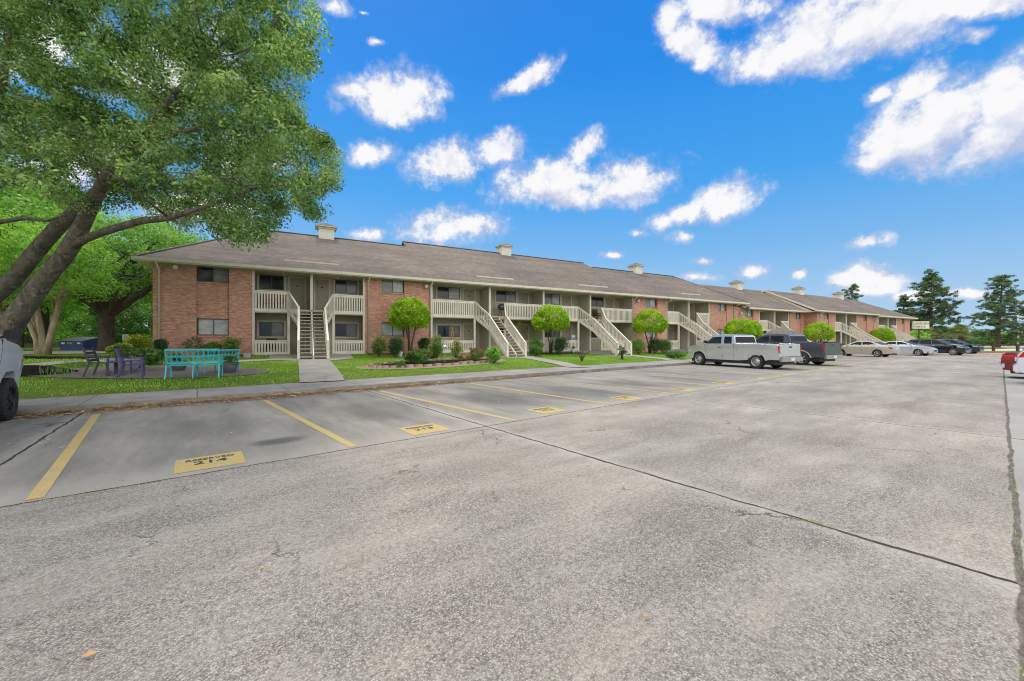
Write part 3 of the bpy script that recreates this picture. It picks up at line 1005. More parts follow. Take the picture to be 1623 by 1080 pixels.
def cupola(p, D, zr, slope, roof):
    w = .52
    m = MB(); m.box(p - w, p + w, D - w, D + w, zr - .8, zr + .62)
    c = m.build('cupola', M['lap'], roof)
    k = MB(); k.box(p - w - .06, p + w + .06, D - w - .06, D + w + .06, zr + .50, zr + .62 + .003)
    k.box(p - w - .2, p + w + .2, D - w - .2, D + w + .2, zr + .625, zr + .70); k.build('cornice', M['trim'], c)
    q = MB(); a = w + .22
    q.add([(p - a, D - a, zr + .70), (p + a, D - a, zr + .70), (p + a, D + a, zr + .70), (p - a, D + a, zr + .70), (p, D, zr + 1.08)],
          [(0, 1, 4), (1, 2, 4), (2, 3, 4), (3, 0, 4), (3, 2, 1, 0)])
    q.build('cap', M['shingle'], c)


def roof_mesh(p0, p1, E, D, pitch, o0=0., h0=0., h1=0., D2=None, name='roof', z_add=0., r0=None, r1=None):
    """gable/hip roof: eave at o0, ridge at o0+D, h0/h1 = hip run at the ends"""
    D2 = D2 or D
    zr = E + D * pitch; yb = o0 + D + D2
    th = .1
    m = MB()
    for dz, flip in ((0, False), (-th, True)):
        vs = [(p0, o0, E + dz), (p1, o0, E + dz), (p1 - h1, o0 + D, zr + dz), (p0 + h0, o0 + D, zr + dz), (p1, yb, E + (D - D2) * pitch + dz), (p0, yb, E + (D - D2) * pitch + dz)]
        fs = [(0, 1, 2, 3), (3, 2, 4, 5)]
        if h0: fs.append((5, 0, 3))
        if h1: fs.append((1, 4, 2))
        if flip: fs = [f[::-1] for f in fs]
        m.add(vs, fs)
    fs = [(0, 6, 7, 1), (4, 10, 11, 5)]
    if h0: fs.append((5, 11, 6, 0))
    else: fs += [(0, 3, 9, 6), (3, 5, 11, 9)]
    if h1: fs.append((1, 7, 10, 4))
    else: fs += [(1, 7, 8, 2), (2, 8, 10, 4)]
    m.f += fs; m.m += [0] * len(fs)
    return m.build(name, M['shingle'], B), zr


def rake(p, E, D, pitch, o0, side, gable=True):
    """cream barge board along a gable edge and the boarded triangle under it"""
    m = MB(); s = -1 if side == 0 else 1
    x = p + s * .03
    for ya, za, yb, zb in ((o0, E, o0 + D, E + D * pitch), (o0 + D, E + D * pitch, o0 + 2 * D, E)):
        m.beam((x, ya, za - .09), (x, yb, zb - .09), .05, .2)
    o = m.build('barge_board', M['trim'], B)
    if gable:
        g = MB(); q = p + .12 * -s
        vs = [(q, o0 + .3, E - .25), (q, o0 + 2 * D - .3, E - .25), (q, o0 + D, E + D * pitch - .2)]
        g.add(vs, [(0, 1, 2) if s > 0 else (0, 2, 1)]); g.build('gable_boarding', M['trim'], B)


def gutter(p0, p1, E, o0=0.):
    m = MB()
    m.box(p0, p1, o0 - .12, o0 - .02, E - .17, E - .02); m.box(p0, p1, o0 - .02, o0 + .03, E - .22, E - .03)
    m.build('gutter', M['trim'], B)
    MB().box(p0 + .02, p1 - .02, o0 + .03, o0 + 2.6, E - .2, E - .14).build('soffit', M['soffit'], B)


def downspout(p, W, E, o0):
    m = MB(); z1 = E - .2
    m.tube([(p, o0 - .06, E - .12), (p, o0 - .06, z1 - .02), (p, W - .06, z1 - .32), (p, W - .06, max(.0, base_z(p) + .02) if p < 200 else 0)], .045, 8)
    m.build('downspout', M['trim'], B, smooth=True)


def wall_lamp(p, W, z):
    m = MB()
    m.tube([(p, W, z + .12), (p, W - .16, z + .14), (p, W - .22, z + .06)], .02, 8)
    m.lathe([(0, .06), (.09, .05), (.11, -.0)], 16, (p, W - .22, z))
    a = m.build('wall_lamp', M['galv'], B, smooth=True)
    MB().lathe([(.105, -.005), (.12, -.1), (.08, -.19), (0, -.21)], 16, (p, W - .22, z)).build('lamp_shade', M['lamp_glass'], a, smooth=True)


def diverter(p0, p1, E, o0):
    m = MB(); z = E + .5 * 1.15
    m.beam((p0, o0 + 1.15, z + .02), (p1, o0 + 1.15, z + .02), .04, .1)
    m.build('rain_diverter', M['trim'], B)


def recess(pL, pR, W, E, bays, lower=True, stair=None, dz=1.6):
    """open two-level porch: bays=[(p0,p1,[window (a,b)],[door (a,b)],...)]"""
    F2, F1 = E - 2.3, E - 4.95
    bk = W + dz
    m = MB(); m.box(pL - .2, pR + .2, bk, bk + .15, -.3, E)
    for q in (pL + .012, pR - .012): m.box(q - .025, q + .025, W + .02, bk - .002, -.3, E - .15)
    m.build('siding_wall', M['siding'], B)
    for q in (pL + .05, pR - .05): MB().box(q - .055, q + .055, W - .03, W + .02, F1 - .15, E - .16).build('corner_board', M['trim'], B)
    MB().box(pL + .04, pR - .04, W, bk - .002, F2 - .24, F2).build('balcony_floor', M['soffit'], B)
    MB().box(pL, pR, W - .1, bk, -.2, F1).build('porch_slab', M['path'], B)
    for b in bays:
        p0, p1 = b['p']
        if p0 > pL + .5:
            MB().box(p0 - .045, p0 + .045, W + .09, bk - .003, F1, E - .16).build('dividing_wall', M['siding'], B)
            post(p0, W, F1, F2 - .24); post(p0, W, F2, E - .18)
        for k, (a, c) in enumerate(b.get('win', [])):
            g = b.get('g', ('dark', 'curtain'))
            window(a, c, E - 1.05, E - .2, bk - .03, g, 1); window(a, c, E - 3.85, E - 3.0, bk - .03, ('dark', 'curtain'), 1)
        for a, c in b.get('door', []):
            door(a, c, F2, bk - .03); door(a, c, F1 + .02, bk - .03)
    # ceiling lights
    for b in bays:
        q = (b['p'][0] + b['p'][1]) / 2
        MB().lathe([(.09, 0), (.085, -.05), (0, -.08)], 12, (q, W + .7, E - .2)).build('ceiling_lamp', M['lamp_glass'], B, smooth=True)


P = lambda u, o=.6: pu(u, o)
BK = 2.2

# --- first section
E1 = 5.6
brick_bay(P(242), P(400), .6, E1, P(311), P(363), glassU=('dark', 'curtain'))
MB().box(P(242), P(242) + .25, .6 + 1.62, 15.5, -.4, E1).build('brick_wall', M['brick'], B)
brick_bay(P(578), P(683), .6, E1, P(605), P(641))
brick_bay(P(1003), P(1055.5), .6, E1, P(1023.5), P(1042))
brick_bay(P(1124), P(1164), .6, E1, P(1138), P(1152))
S = STAIRS
W = .6
q = lambda u: pu(u, BK)
# recess 1
pL, pR = P(400), P(578)
pm = P(494)
recess(pL, pR, .6, E1, [dict(p=(pL, pm), win=[(q(411), q(450))], door=[(q(459.5), q(482.5))], g=('dark', 'dark')),
                        dict(p=(pm, pR), win=[(q(531), q(566))], door=[(q(500), q(521))], g=('dark', 'curtain'))])
railing(pL + .1, S[0]['pl'], .58, E1 - 2.3); railing(S[0]['pr'], pR - .1, .58, E1 - 2.3)
railing(pL + .1, S[0]['pl'] - .08, .58, E1 - 4.95, .86, .0, 'porch_railing'); railing(S[0]['pr'] + .08, pR - .1, .58, E1 - 4.95, .86, .0, 'porch_railing')
post(S[0]['pl'], .6, E1 - 4.95, E1 - 2.5, .13, 'rail'); post(S[0]['pr'], .6, E1 - 4.95, E1 - 2.5, .13, 'rail')
# recess 2+3, two stairs with a shared balcony between
pL, pR = P(683), P(1003)
m1, m2, m3 = P(776), P(861), P(935)
recess(pL, pR, .6, E1, [dict(p=(pL, m1), win=[(q(693), q(728.5))], door=[(q(734.5), q(751.5))], g=('dark', 'blind')),
                        dict(p=(m1, m2), win=[(q(786), q(817))], door=[(q(821), q(836.5))]),
                        dict(p=(m2, m3), win=[(q(862), q(887))], door=[(q(890), q(904.5))], g=('curtain', 'blind')),
                        dict(p=(m3, pR), win=[(q(935), q(956))], door=[(q(959), q(971))], g=('dark', 'dark'))])
railing(pL + .1, S[1]['pl'], .58, E1 - 2.3); railing(S[1]['pr'], S[2]['pl'], .58, E1 - 2.3); railing(S[2]['pr'], pR - .1, .58, E1 - 2.3)
railing(pL + .1, S[1]['pl'] - .08, .58, E1 - 4.95, .86, .0, 'porch_railing')
railing(S[1]['pr'] + 1.1, m2 - .1, .58, E1 - 4.95, .86, .0, 'porch_railing'); railing(P(893), S[2]['pl'] - .08, .58, E1 - 4.95, .86, .0, 'porch_railing')
railing(S[2]['pr'] + .08, pR - .1, .58, E1 - 4.95, .86, .0, 'porch_railing')
for k in (1, 2):
    post(S[k]['pl'], .6, E1 - 4.95, E1 - 2.5, .13, 'rail'); post(S[k]['pr'], .6, E1 - 4.95, E1 - 2.5, .13, 'rail')


def small_recess(uL, uR, Wo, E, k):
    a, b = pu(uL, Wo), pu(uR, Wo); c = (a + b) / 2; w = (b - a)
    recess(a, b, Wo, E, [dict(p=(a, c), win=[(a + w * .06, a + w * .26)], door=[(a + w * .3, a + w * .45)]),
                         dict(p=(c, b), win=[(a + w * .56, a + w * .76)], door=[(a + w * .8, a + w * .95)])])
    Sk = S[k]
    railing(a + .1, Sk['pl'], Wo - .02, E - 2.3); railing(Sk['pr'], b - .1, Wo - .02, E - 2.3)
    railing(a + .1, Sk['pl'] - .1, Wo - .02, E - 4.95, .86, .0, 'porch_railing'); railing(Sk['pr'] + .1, b - .1, Wo - .02, E - 4.95, .86, .0, 'porch_railing')
    for z in (Sk['pl'], Sk['pr']): post(z, Wo, E - 4.95, E - 2.5, .13, 'rail')


small_recess(1055.5, 1124, .6, E1, 3)
# --- second section
E2 = 5.14
brick_bay(P(1164) + .02, P(1203), .6, E2, P(1181), P(1194))
small_recess(1203, 1250, .6, E2, 4)
pe = pu(1294.5, -.7)
brick_bay(P(1250), pe, .6, E2, P(1261), P(1270))
# --- third section stands further forward
E3 = 5.19
T = lambda u: pu(u, -.7)
MB().box(pe, pe + .25, -.69, 8, -.4, E3).build('brick_wall', M['brick'], B)
brick_bay(pe + .001, T(1323), -.7, E3, T(1307), T(1314))
small_recess(1323, 1358, -.7, E3, 5)
p4 = pu(1383.5, -.7)
brick_bay(T(1358), p4, -.7, E3, T(1368), T(1374))
# --- fourth
E4 = 5.05
brick_bay(p4 + .002, T(1392), -.7, E4)
small_recess(1392, 1421, -.7, E4, 6)
brick_bay(T(1421), T(1442), -.7, E4, T(1429), T(1433.5))
MB().box(T(1442) - .25, T(1442), .93, 10, -.4, E4).build('brick_wall', M['brick'], B)
for s_ in S: staircase(s_)

# roofs
r1, zr1 = roof_mesh(-.05, 14.7, E1, 7.43, .5, h0=4.7)
r2, zr2 = roof_mesh(14.7, 34.2, E1, 8.75, .5, D2=8.1)
r3, zr3 = roof_mesh(34.2, 49.9, E1, 7.43, .5, h1=2.9)
for o in (r1,): cupola(pu(517, 7.43), 7.43, zr1, .5, o)
cupola(pu(799, 8.75), 8.75, zr2, .5, r2); cupola(pu(1007.5, 7.43), 7.43, zr3, .5, r3)
ps2 = 50.6
r4, zr4 = roof_mesh(49.4, pe + .2, E2, 5.8, .55)
rake(ps2 - 1.2, E2, 5.8, .55, 0, 0)
cupola(pu(1167.5, 5.8), 5.8, zr4, .55, r4)
p3s = 61.6
r5, zr5 = roof_mesh(p3s, p4, E3, 6.1, .5, o0=-1.3)
rake(p3s, E3, 6.1, .5, -1.3, 0)
cupola(pu(1265.5, 4.8), 4.8, zr5, .5, r5)
r6, zr6 = roof_mesh(p4, T(1442) + .8, E4, 6.4, .5, o0=-1.3, h1=4.2)
cupola(pu(1329, 5.1), 5.1, zr6, .5, r6)
# ridge and hip caps of the first roof
for a_, b_ in (((4.65, 7.43, zr1), (14.6, 7.43, zr1)), ((-.05, 0, E1), (4.65, 7.43, zr1)), ((14.7, 8.75, zr2), (34.2, 8.75, zr2)), ((34.3, 7.43, zr3), (47.0, 7.43, zr3)), ((47.0, 7.43, zr3), (49.9, 0, E1))):
    MB().beam((a_[0], a_[1], a_[2] + .01), (b_[0], b_[1], b_[2] + .01), .22, .05).build('ridge_cap', M['shingle'], B)
gutter(-.05, 49.9, E1); gutter(50, pe + .2, E2); gutter(p3s, p4, E3, -1.3); gutter(p4 + .01, T(1442) + .8, E4, -1.3)
# side eave of the hip end
m = MB(); m.box(-.16, -.05, -.1, 15, E1 - .2, E1 - .02); m.build('fascia', M['trim'], B)
MB().box(-.05, P(242), -.0, 15, E1 - .21, E1 - .15).build('soffit', M['trim'], B)
for u in (253, 583.5, 681.5, 1002): downspout(P(u), .6, E1, 0)
downspout(P(1056.5), .6, E1, 0); downspout(P(1163), .6, E1, 0); downspout(P(1249.5) + .2, .6, E2, 0)
downspout(pe + .3, -.7, E3, -1.3); downspout(p4 + .05, -.7, E4, -1.3)
wall_lamp(P(280), .6, zoz(422, P(280), .6)); wall_lamp(P(674), .6, zoz(453, P(674), .6)); wall_lamp(P(1009), .6, zoz(476, P(1009), .6))
wall_lamp(P(1172), .6, E2 - .6); wall_lamp(pe + .5, -.7, E3 - .6); wall_lamp(p4 + .5, -.7, E4 - .6)
diverter(pu(450, 1.15), pu(537, 1.15), E1, 0); diverter(pu(756, 1.15), pu(814, 1.15), E1, 0); diverter(pu(918, 1.15), pu(963, 1.15), E1, 0); diverter(pu(1080, 1.15), pu(1111, 1.15), E1, 0)
# ------------------------------------------------------------------ leaves
def leaf_cloud(C, rad, per, size, squash=.75, shell=.35, aspect=.5, droop=0.):
    """C (n,3) clump centres, rad (n,) radii -> verts, quads"""
    n = len(C); N = n * per
    d = rng.normal(size=(N, 3)); d /= np.linalg.norm(d, axis=1)[:, None]
    r = rng.uniform(shell, 1, N) ** .6
    rr = np.repeat(rad, per)
    Pp = np.repeat(C, per, axis=0) + d * (r * rr)[:, None] * np.array([1, 1, squash])
    nrm = rng.normal(size=(N, 3)) * .6 + d * .5 + np.array([0, 0, .55]); nrm /= np.linalg.norm(nrm, axis=1)[:, None]
    t = rng.normal(size=(N, 3)) + np.array([0, 0, -droop]); t -= nrm * np.sum(t * nrm, axis=1)[:, None]; t /= np.linalg.norm(t, axis=1)[:, None]
    b = np.cross(nrm, t)
    s = (size * rng.uniform(.65, 1.35, N))[:, None]
    V = np.stack([Pp - t * s, Pp + b * s * aspect + nrm * s * .12, Pp + t * s, Pp - b * s * aspect + nrm * s * .12], axis=1).reshape(-1, 3)
    return V, np.arange(N * 4).reshape(N, 4)


def leaves(name, C, rad, per, size, mat, parent=None, **kw):
    V, Q = leaf_cloud(np.asarray(C, float), np.asarray(rad, float), per, size, **kw)
    return np_mesh(name, V, Q, mat, parent)


def ell_points(n, c, r, shell=.4, flat=-1.):
    d = rng.normal(size=(n * 3, 3)); d /= np.linalg.norm(d, axis=1)[:, None]
    d = d[d[:, 2] > flat][:n]
    q = rng.uniform(shell, 1, len(d)) ** .5
    return np.array(c) + d * q[:, None] * np.array(r)


def limb_path(a, b, bend=.15, n=5):
    a = Vector(a); b = Vector(b); L = (b - a).length
    off = Vector((random.uniform(-1, 1), random.uniform(-1, 1), random.uniform(-.3, .8))) * L * bend
    return [a.lerp(b, i / n) + off * math.sin(PI * i / n) + Vector((random.uniform(-1, 1), random.uniform(-1, 1), 0)) * L * .015 * (0 < i < n) for i in range(n + 1)]


def broadleaf(name, label, x, y, h, tr, crown, mat, bark='bark', clumps=90, per=90, leaf=.09, fork=.3, nl=7, crad=.9, group=None, shell=.35, z=None, lean=(0, 0), cat='tree'):
    """crown = (cx, cy, cz, rx, ry, rz) relative to the base"""
    z = gz(x, y) if z is None else z
    t = thing(name, label, cat, (x, y, z), group=group)
    C = ell_points(clumps, crown[:3], crown[3:], shell)
    C = C + rng.normal(scale=.25, size=C.shape) * crad
    C[:, 2] = np.maximum(C[:, 2], h * .18)
    m = MB(); f = h * fork
    top = (lean[0], lean[1], f)
    m.tube([(0, 0, -.15), (0, 0, .12), (lean[0] * .4, lean[1] * .4, f * .5), top], [tr * 1.6, tr * 1.1, tr * .95, tr * .9], 12)
    for i in range(nl):
        tgt = C[random.randrange(len(C))]
        pth = limb_path((top[0], top[1], f - tr), tgt, .12)
        m.tube(pth, [tr * .62 * (1 - .8 * k / 5) for k in range(6)], 7)
        for _ in range(3):
            s = pth[random.randint(2, 4)]; e = C[random.randrange(len(C))]
            if (Vector(e) - s).length < crown[3] * 1.1: m.tube(limb_path(s, e, .1, 3), [tr * .2, tr * .15, tr * .1, tr * .04], 5)
    m.build('trunk', M[bark], t, smooth=True)
    rad = crad * rng.uniform(.6, 1.3, len(C))
    leaves('crown', C, rad, per, leaf, M[mat], t, squash=.6)
    return t


# ------------------------------------------------------------------ the big leaning oak, front left
SIL = [(-520, 330), (0, 300), (60, 312), (110, 338), (200, 342), (285, 352), (300, 384), (355, 388), (400, 408), (432, 386), (452, 345), (500, 366), (528, 352), (520, 312),
       (557, 292), (548, 236), (520, 205), (498, 170), (494, 122), (520, 92), (524, 45), (512, 0), (470, -160), (330, -330), (-520, -420)]


def inside(u, v, poly):
    r = False; n = len(poly); j = n - 1
    for i in range(n):
        xi, yi = poly[i]; xj, yj = poly[j]
        if (yi > v) != (yj > v) and u < (xj - xi) * (v - yi) / (yj - yi) + xi: r = not r
        j = i
    return r


oz = gz(*OAK)
oak = thing('oak_tree', 'huge leaning oak spreading over the lawn at front left', 'tree', (OAK[0], OAK[1], oz))


def W3(u, v, y):
    return (at(u, y), y, H + (CY - v) / F * y)


tk = MB()
O_ = Vector((OAK[0], OAK[1], oz))
def rel(u, v, y): return Vector(W3(u, v, y)) - O_
limbs = [
    ([rel(-22, 650, 12.9), rel(-18, 600, 12.9), rel(-4, 558, 12.85), rel(14, 520, 12.8), rel(32, 495, 12.75), rel(58, 460, 12.7), rel(81, 429, 12.5), rel(102, 406, 12.4), rel(118, 380, 12.2), rel(130, 358, 12.1), rel(146, 325, 11.8), rel(165, 285, 11.2), rel(205, 230, 10.6), rel(262, 165, 10.0), rel(330, 90, 9.4)],
     [.78, .58, .46, .37, .33, .30, .275, .27, .25, .23, .2, .16, .12, .08, .03]),
    ([rel(-30, 600, 12.9), rel(-40, 520, 12.9), rel(-22, 478, 12.9), rel(0, 462, 12.9), rel(22, 442, 12.8), rel(50, 408, 12.7), rel(70, 384, 12.6), rel(91, 361, 12.4), rel(122, 334, 12.3), rel(152, 308, 12.2), rel(195, 262, 12.0), rel(240, 205, 11.8), rel(330, 130, 11.5), rel(420, 60, 11.3)],
     [.5, .36, .28, .27, .26, .25, .24, .23, .21, .19, .15, .12, .07, .02]),
    ([rel(112, 392, 12.3), rel(135, 379, 12.1), rel(160, 369, 11.8), rel(190, 360, 11.5), rel(225, 350, 11.0), rel(268, 346, 10.4), rel(320, 330, 9.9), rel(400, 300, 9.4), rel(470, 290, 9.0)], [.17, .13, .125, .12, .11, .09, .06, .04, .015]),
    ([rel(190, 268, 12.0), rel(235, 225, 11.0), rel(275, 212, 10.2), rel(330, 200, 9.5), rel(410, 190, 9.0)], [.12, .10, .08, .05, .015]),
    ([rel(-60, 600, 13.0), rel(-70, 470, 13.2), rel(-110, 340, 13.2), rel(-160, 180, 13.0), rel(-200, 20, 12.6)], [.5, .36, .28, .18, .05]),
    ([rel(-40, 480, 12.9), rel(-12, 370, 12.2), rel(-24, 250, 11.6), rel(4, 130, 10.8), rel(18, 30, 10.2)], [.22, .19, .15, .11, .04]),
    ([rel(-60, 352, 12.3), rel(0, 352, 12.2), rel(40, 346, 12.0), rel(75, 350, 11.8), rel(112, 338, 11.5)], [.10, .08, .07, .05, .02]),
]
for pts, rd in limbs: tk.tube(pts, [q * .86 for q in rd], 14)
# crown: clumps fill a broad volume over the limbs
Cc = []
tries = 0
while len(Cc) < 1800 and tries < 900000:
    tries += 1
    x = random.uniform(-27, -1.0); y = random.uniform(7.3, 19.5); z = random.uniform(3.6, 18)
    # umbrella-shaped envelope round the trunk
    dx, dy = (x + 13.3) / 13.0, (y - 12.2) / 7.2
    e = dx * dx + dy * dy + ((z - 8.5) / 9.0) ** 2
    if e > 1: continue
    u = CX + F * x / y; v = CY - F * (z - H) / y
    rpx = .42 * F / y
    if u > -500 and v > -400:
        if not inside(u, v, SIL): continue
        if u > 0 and not (inside(u + rpx, v, SIL) and inside(u, v + rpx * .8, SIL)): continue
    elif u > 500: continue
    # prefer the outer layers and the lower skirt so the crown is layered, not solid
    if random.random() > .55 + .45 * e: continue
    # loose gaps
    if math.sin(x * 1.1 + 1.3 * math.sin(z * .9)) * math.sin(z * 1.3 + y * .8) > .62: continue
    Cc.append((x - OAK[0], y - OAK[1], z - oz))
Cc = np.array(Cc)
near = [q for q in Cc]
segp = [Vector(p) for pts, rd in limbs for p in pts[5:]]
for i in range(0, len(Cc), 9):
    c = Vector(Cc[i]); s = min(segp, key=lambda q: (q - c).length)
    L = (s - c).length
    if L < 3.0: tk.tube(limb_path(s, c, .22, 5), [.010 + .008 * L, .010 + .006 * L, .02, .014, .009, .004], 5)
tk.build('trunk', M['oak_bark'], oak, smooth=True)
leaves('crown', Cc, .50 * rng.uniform(.6, 1.35, len(Cc)), 335, .046, M['oak_leaf'], oak, squash=.72, shell=.1, aspect=.45, droop=.5)
print('oak clumps', len(Cc), tries)

# ------------------------------------------------------------------ trees behind on the left
def crepe(label, u, v, hh, crx, mat='lime_leaf'):
    x, y, z = gp(u, v)
    t = thing('crepe_myrtle', label, 'tree', (x, y, z), group='pale-barked crepe myrtles beside the drive')
    m = MB(); tips = []
    for i, (dx, dy) in enumerate(((-1.2, .2), (-.15, -.3), (1.0, .1), (.3, .9), (-.6, -.9))):
        r = .16 - .012 * i
        p = [Vector((dx * .12, dy * .12, -.1)), Vector((dx * .25, dy * .2, .8)), Vector((dx * .55, dy * .45, 2.0)), Vector((dx * .8, dy * .7, 3.0)), Vector((dx * 1.3, dy * 1.2, 4.1))]
        p = [q + Vector((random.uniform(-.06, .06), random.uniform(-.06, .06), 0)) for q in p]
        m.tube(p, [r * 1.5, r, r * .85, r * .7, r * .45], 9)
        for k in range(5):
            e = p[3] + Vector((random.uniform(-1.6, 1.6), random.uniform(-1.6, 1.6), random.uniform(1.2, 3.0)))
            m.tube(limb_path(p[random.choice((2, 3, 3))], e, .08, 3), [r * .45, r * .3, r * .2, r * .08], 5); tips.append(e)
    m.build('trunk', M['myrtle_bark'], t, smooth=True)
    C = np.vstack([ell_points(120, (0, 0, hh * .68), (crx, crx, hh * .32), .4), np.array(tips)])
    leaves('crown', C, .62 * rng.uniform(.7, 1.3, len(C)), 120, .07, M[mat], t, squash=.55)
    return t


crepe('pale multi-trunk crepe myrtle just right of the leaning oak trunk', 68, 563, 7.2, 3.0)
crepe('crepe myrtle mostly hidden behind the leaning oak trunk', 8, 560, 7.6, 3.2)
x, y, z = gp(169, 557)
broadleaf('oak_tree', 'dark-trunked oak standing beside the blue dumpster', x, y, 9.5, .46, (.6, .3, 6.6, 5.6, 4.6, 2.9), 'mid_leaf', 'bark', 210, 130, .085, .31, 10, .8)
# background wood: individual trees
bgt = [(-40, 34, 11, 'lime_leaf', 4.2), (30, 36, 12, 'mid_leaf', 4.6), (95, 44, 13, 'mid_leaf', 5.0), (150, 47, 12.5, 'lime_leaf', 4.6), (205, 40, 13.5, 'mid_leaf', 4.6),
       (240, 43, 14.5, 'lime_leaf', 5.0), (-90, 40, 12, 'mid_leaf', 5), (272, 50, 16, 'mid_leaf', 5.0), (190, 55, 14, 'dark_leaf', 5), (60, 55, 14, 'dark_leaf', 5.5), (-20, 56, 14, 'dark_leaf', 5.5), (12, 27, 12.5, 'lime_leaf', 4.4), (-60, 24, 13, 'mid_leaf', 4.6), (70, 30, 12.8, 'lime_leaf', 4.0),
       (330, 60, 14, 'mid_leaf', 5), (400, 66, 14, 'mid_leaf', 5.)]
names = ['light green tree at the far left edge behind the oak limbs', 'green tree behind the crepe myrtles', 'tall tree behind the wooden fence and dumpster', 'light green tree above the blue dumpster',
         'green tree left of the brick corner', 'tree touching the left roof corner', 'tree beyond the far left edge', 'dark tree behind the left roof corner', 'dark tree far behind the oak by the dumpster',
         'dark tree behind the leaning trunk', 'dark tree far left behind the fence', 'light green tree close behind the leaning oak limbs', 'tree just outside the left edge', 'light green tree between the leaning oak and the dumpster', 'tree behind the left end of the roof', 'second tree behind the left end of the roof']
for (u, y, h, mt, r), lb in zip(bgt, names):
    x = at(u, y)
    broadleaf('background_tree', lb, x, y, h, .3, (0, 0, h * .62, r, r * .8, h * .38), mt, 'bark', 120, 90, .14, .25, 6, 1.25, 'trees behind the left end of the building', z=.8 if y > 32 else None)
# lighter low trees and bushes under them
for (u, y, h, r, mt, lb) in [(112, 37, 4.2, 2.2, 'lime_leaf', 'bright light-green small tree behind the blue dumpster'), (60, 42, 3.6, 2.4, 'mid_leaf', 'bushy green growth over the wooden fence'),
                             (205, 33, 3.6, 1.9, 'shrub_leaf', 'tangled vine-covered bush right of the dark oak trunk'), (232, 36, 4.4, 2.2, 'mid_leaf', 'bushy tree just left of the brick corner'),
                             (12, 38, 4.2, 2.6, 'shrub_leaf', 'bush behind the leaning trunk at the left edge'), (160, 43, 4.5, 2.8, 'shrub_leaf', 'dark bush behind the far oak trunk')]:
    x = at(u, y)
    broadleaf('small_tree', lb, x, y, h, .12, (0, 0, h * .5, r, r, h * .48), mt, 'bark', 60, 110, .09, .15, 4, .7, z=.78)

# ------------------------------------------------------------------ clipped topiary trees
def topiary(label, u, y, wpx, vt, vb, stems=3, off=0.):
    x = at(u, y); z = gz(x, y)
    rw = wpx / 2 * y / F; zt = H + (CY - vt) / F * y - z; zb = H + (CY - vb) / F * y - z
    t = thing('topiary_tree', label, 'tree', (x, y, z), group='clipped round topiary trees')
    m = MB()
    for i in range(stems):
        a = 2 * PI * i / stems + .5
        m.tube([(.06 * math.cos(a), .06 * math.sin(a), -.1), (.12 * math.cos(a), .12 * math.sin(a), zb * .5), (.3 * rw * math.cos(a), .3 * rw * math.sin(a), zb + .3), (.5 * rw * math.cos(a), .5 * rw * math.sin(a), zb + .9)], [.07, .05, .04, .02], 7)
    m.build('trunk', M['bark'], t, smooth=True)
    hgt = zt - zb; n = 950
    d = rng.normal(size=(n * 2, 3)); d /= np.linalg.norm(d, axis=1)[:, None]; d = d[d[:, 2] > -.75][:n]
    rz = np.where(d[:, 2] > 0, hgt * .60, hgt * .40)
    C = np.c_[d[:, 0] * rw * .95, d[:, 1] * rw * .95, d[:, 2] * rz + zb + hgt * .40] * 1.0
    C = C + rng.normal(scale=.07, size=C.shape) + (d * (.09 * np.sin(d[:, 0] * 7 + u) * np.sin(d[:, 2] * 6 + d[:, 1] * 5))[:, None])
    leaves('crown', C, np.full(len(C), .12), 22, .044, M['topiary_leaf'], t, squash=.9, shell=.1)
    return t


topiary('round clipped tree nearest the first stairs, before the brick bay', 650, 24.3, 62, 475, 523)
topiary('clipped dome tree between the second and third stairs', 873, 28.8, 57, 487, 526)
topiary('clipped dome tree before the narrow brick bay left of the silver pickup', 1030, 33.5, 51, 493, 531)
topiary('clipped round tree showing above the silver pickup cab', 1172, 38.5, 40, 507, 538, 2)
topiary('clipped round tree just right of the one above the silver pickup', 1191, 40.5, 28, 510, 540, 2)
topiary('clipped dome tree right of the small shingled kiosk roof', 1298, 44.5, 38, 513, 541)
topiary('farthest clipped dome tree, above the champagne sedan', 1398, 53.5, 29, 521.5, 542)


# ------------------------------------------------------------------ shrubs
def shrub(label, u, v, wpx, hpx, mat='shrub_leaf', leaf=.035, n=60, per=60, name='shrub', stem=True, y=None, grp=None, flowers=None, nf=12, cat='shrub', shell=.3):
    if y is None: x, y, z = gp(u, v)
    else: x = at(u, y); z = gz(x, y)
    w = wpx * y / F; h = hpx * y / F
    t = thing(name, label, cat, (x, y, z), group=grp)
    C = ell_points(n, (0, 0, h * .56), (w * .42, w * .42, h * .40), shell)
    m = MB()
    for i in range(6):
        e = C[random.randrange(len(C))]
        m.tube(limb_path((random.uniform(-.06, .06), random.uniform(-.06, .06), -.05), e, .1, 3), [.02, .016, .012, .005], 5)
    m.build('stems', M['bark'], t)
    leaves('foliage', C, .17 * (w + h) / 2 * rng.uniform(.6, 1.3, len(C)) + .03, per, leaf, M[mat], t, squash=.8)
    if flowers:
        top = C[np.argsort(-C[:, 2] - .5 * rng.uniform(0, h, len(C)))][:nf] + np.array([0, -.05, .06])
        leaves('flowers', top, np.full(len(top), .055), 26, .028, M[flowers], t, aspect=.8)
    return t


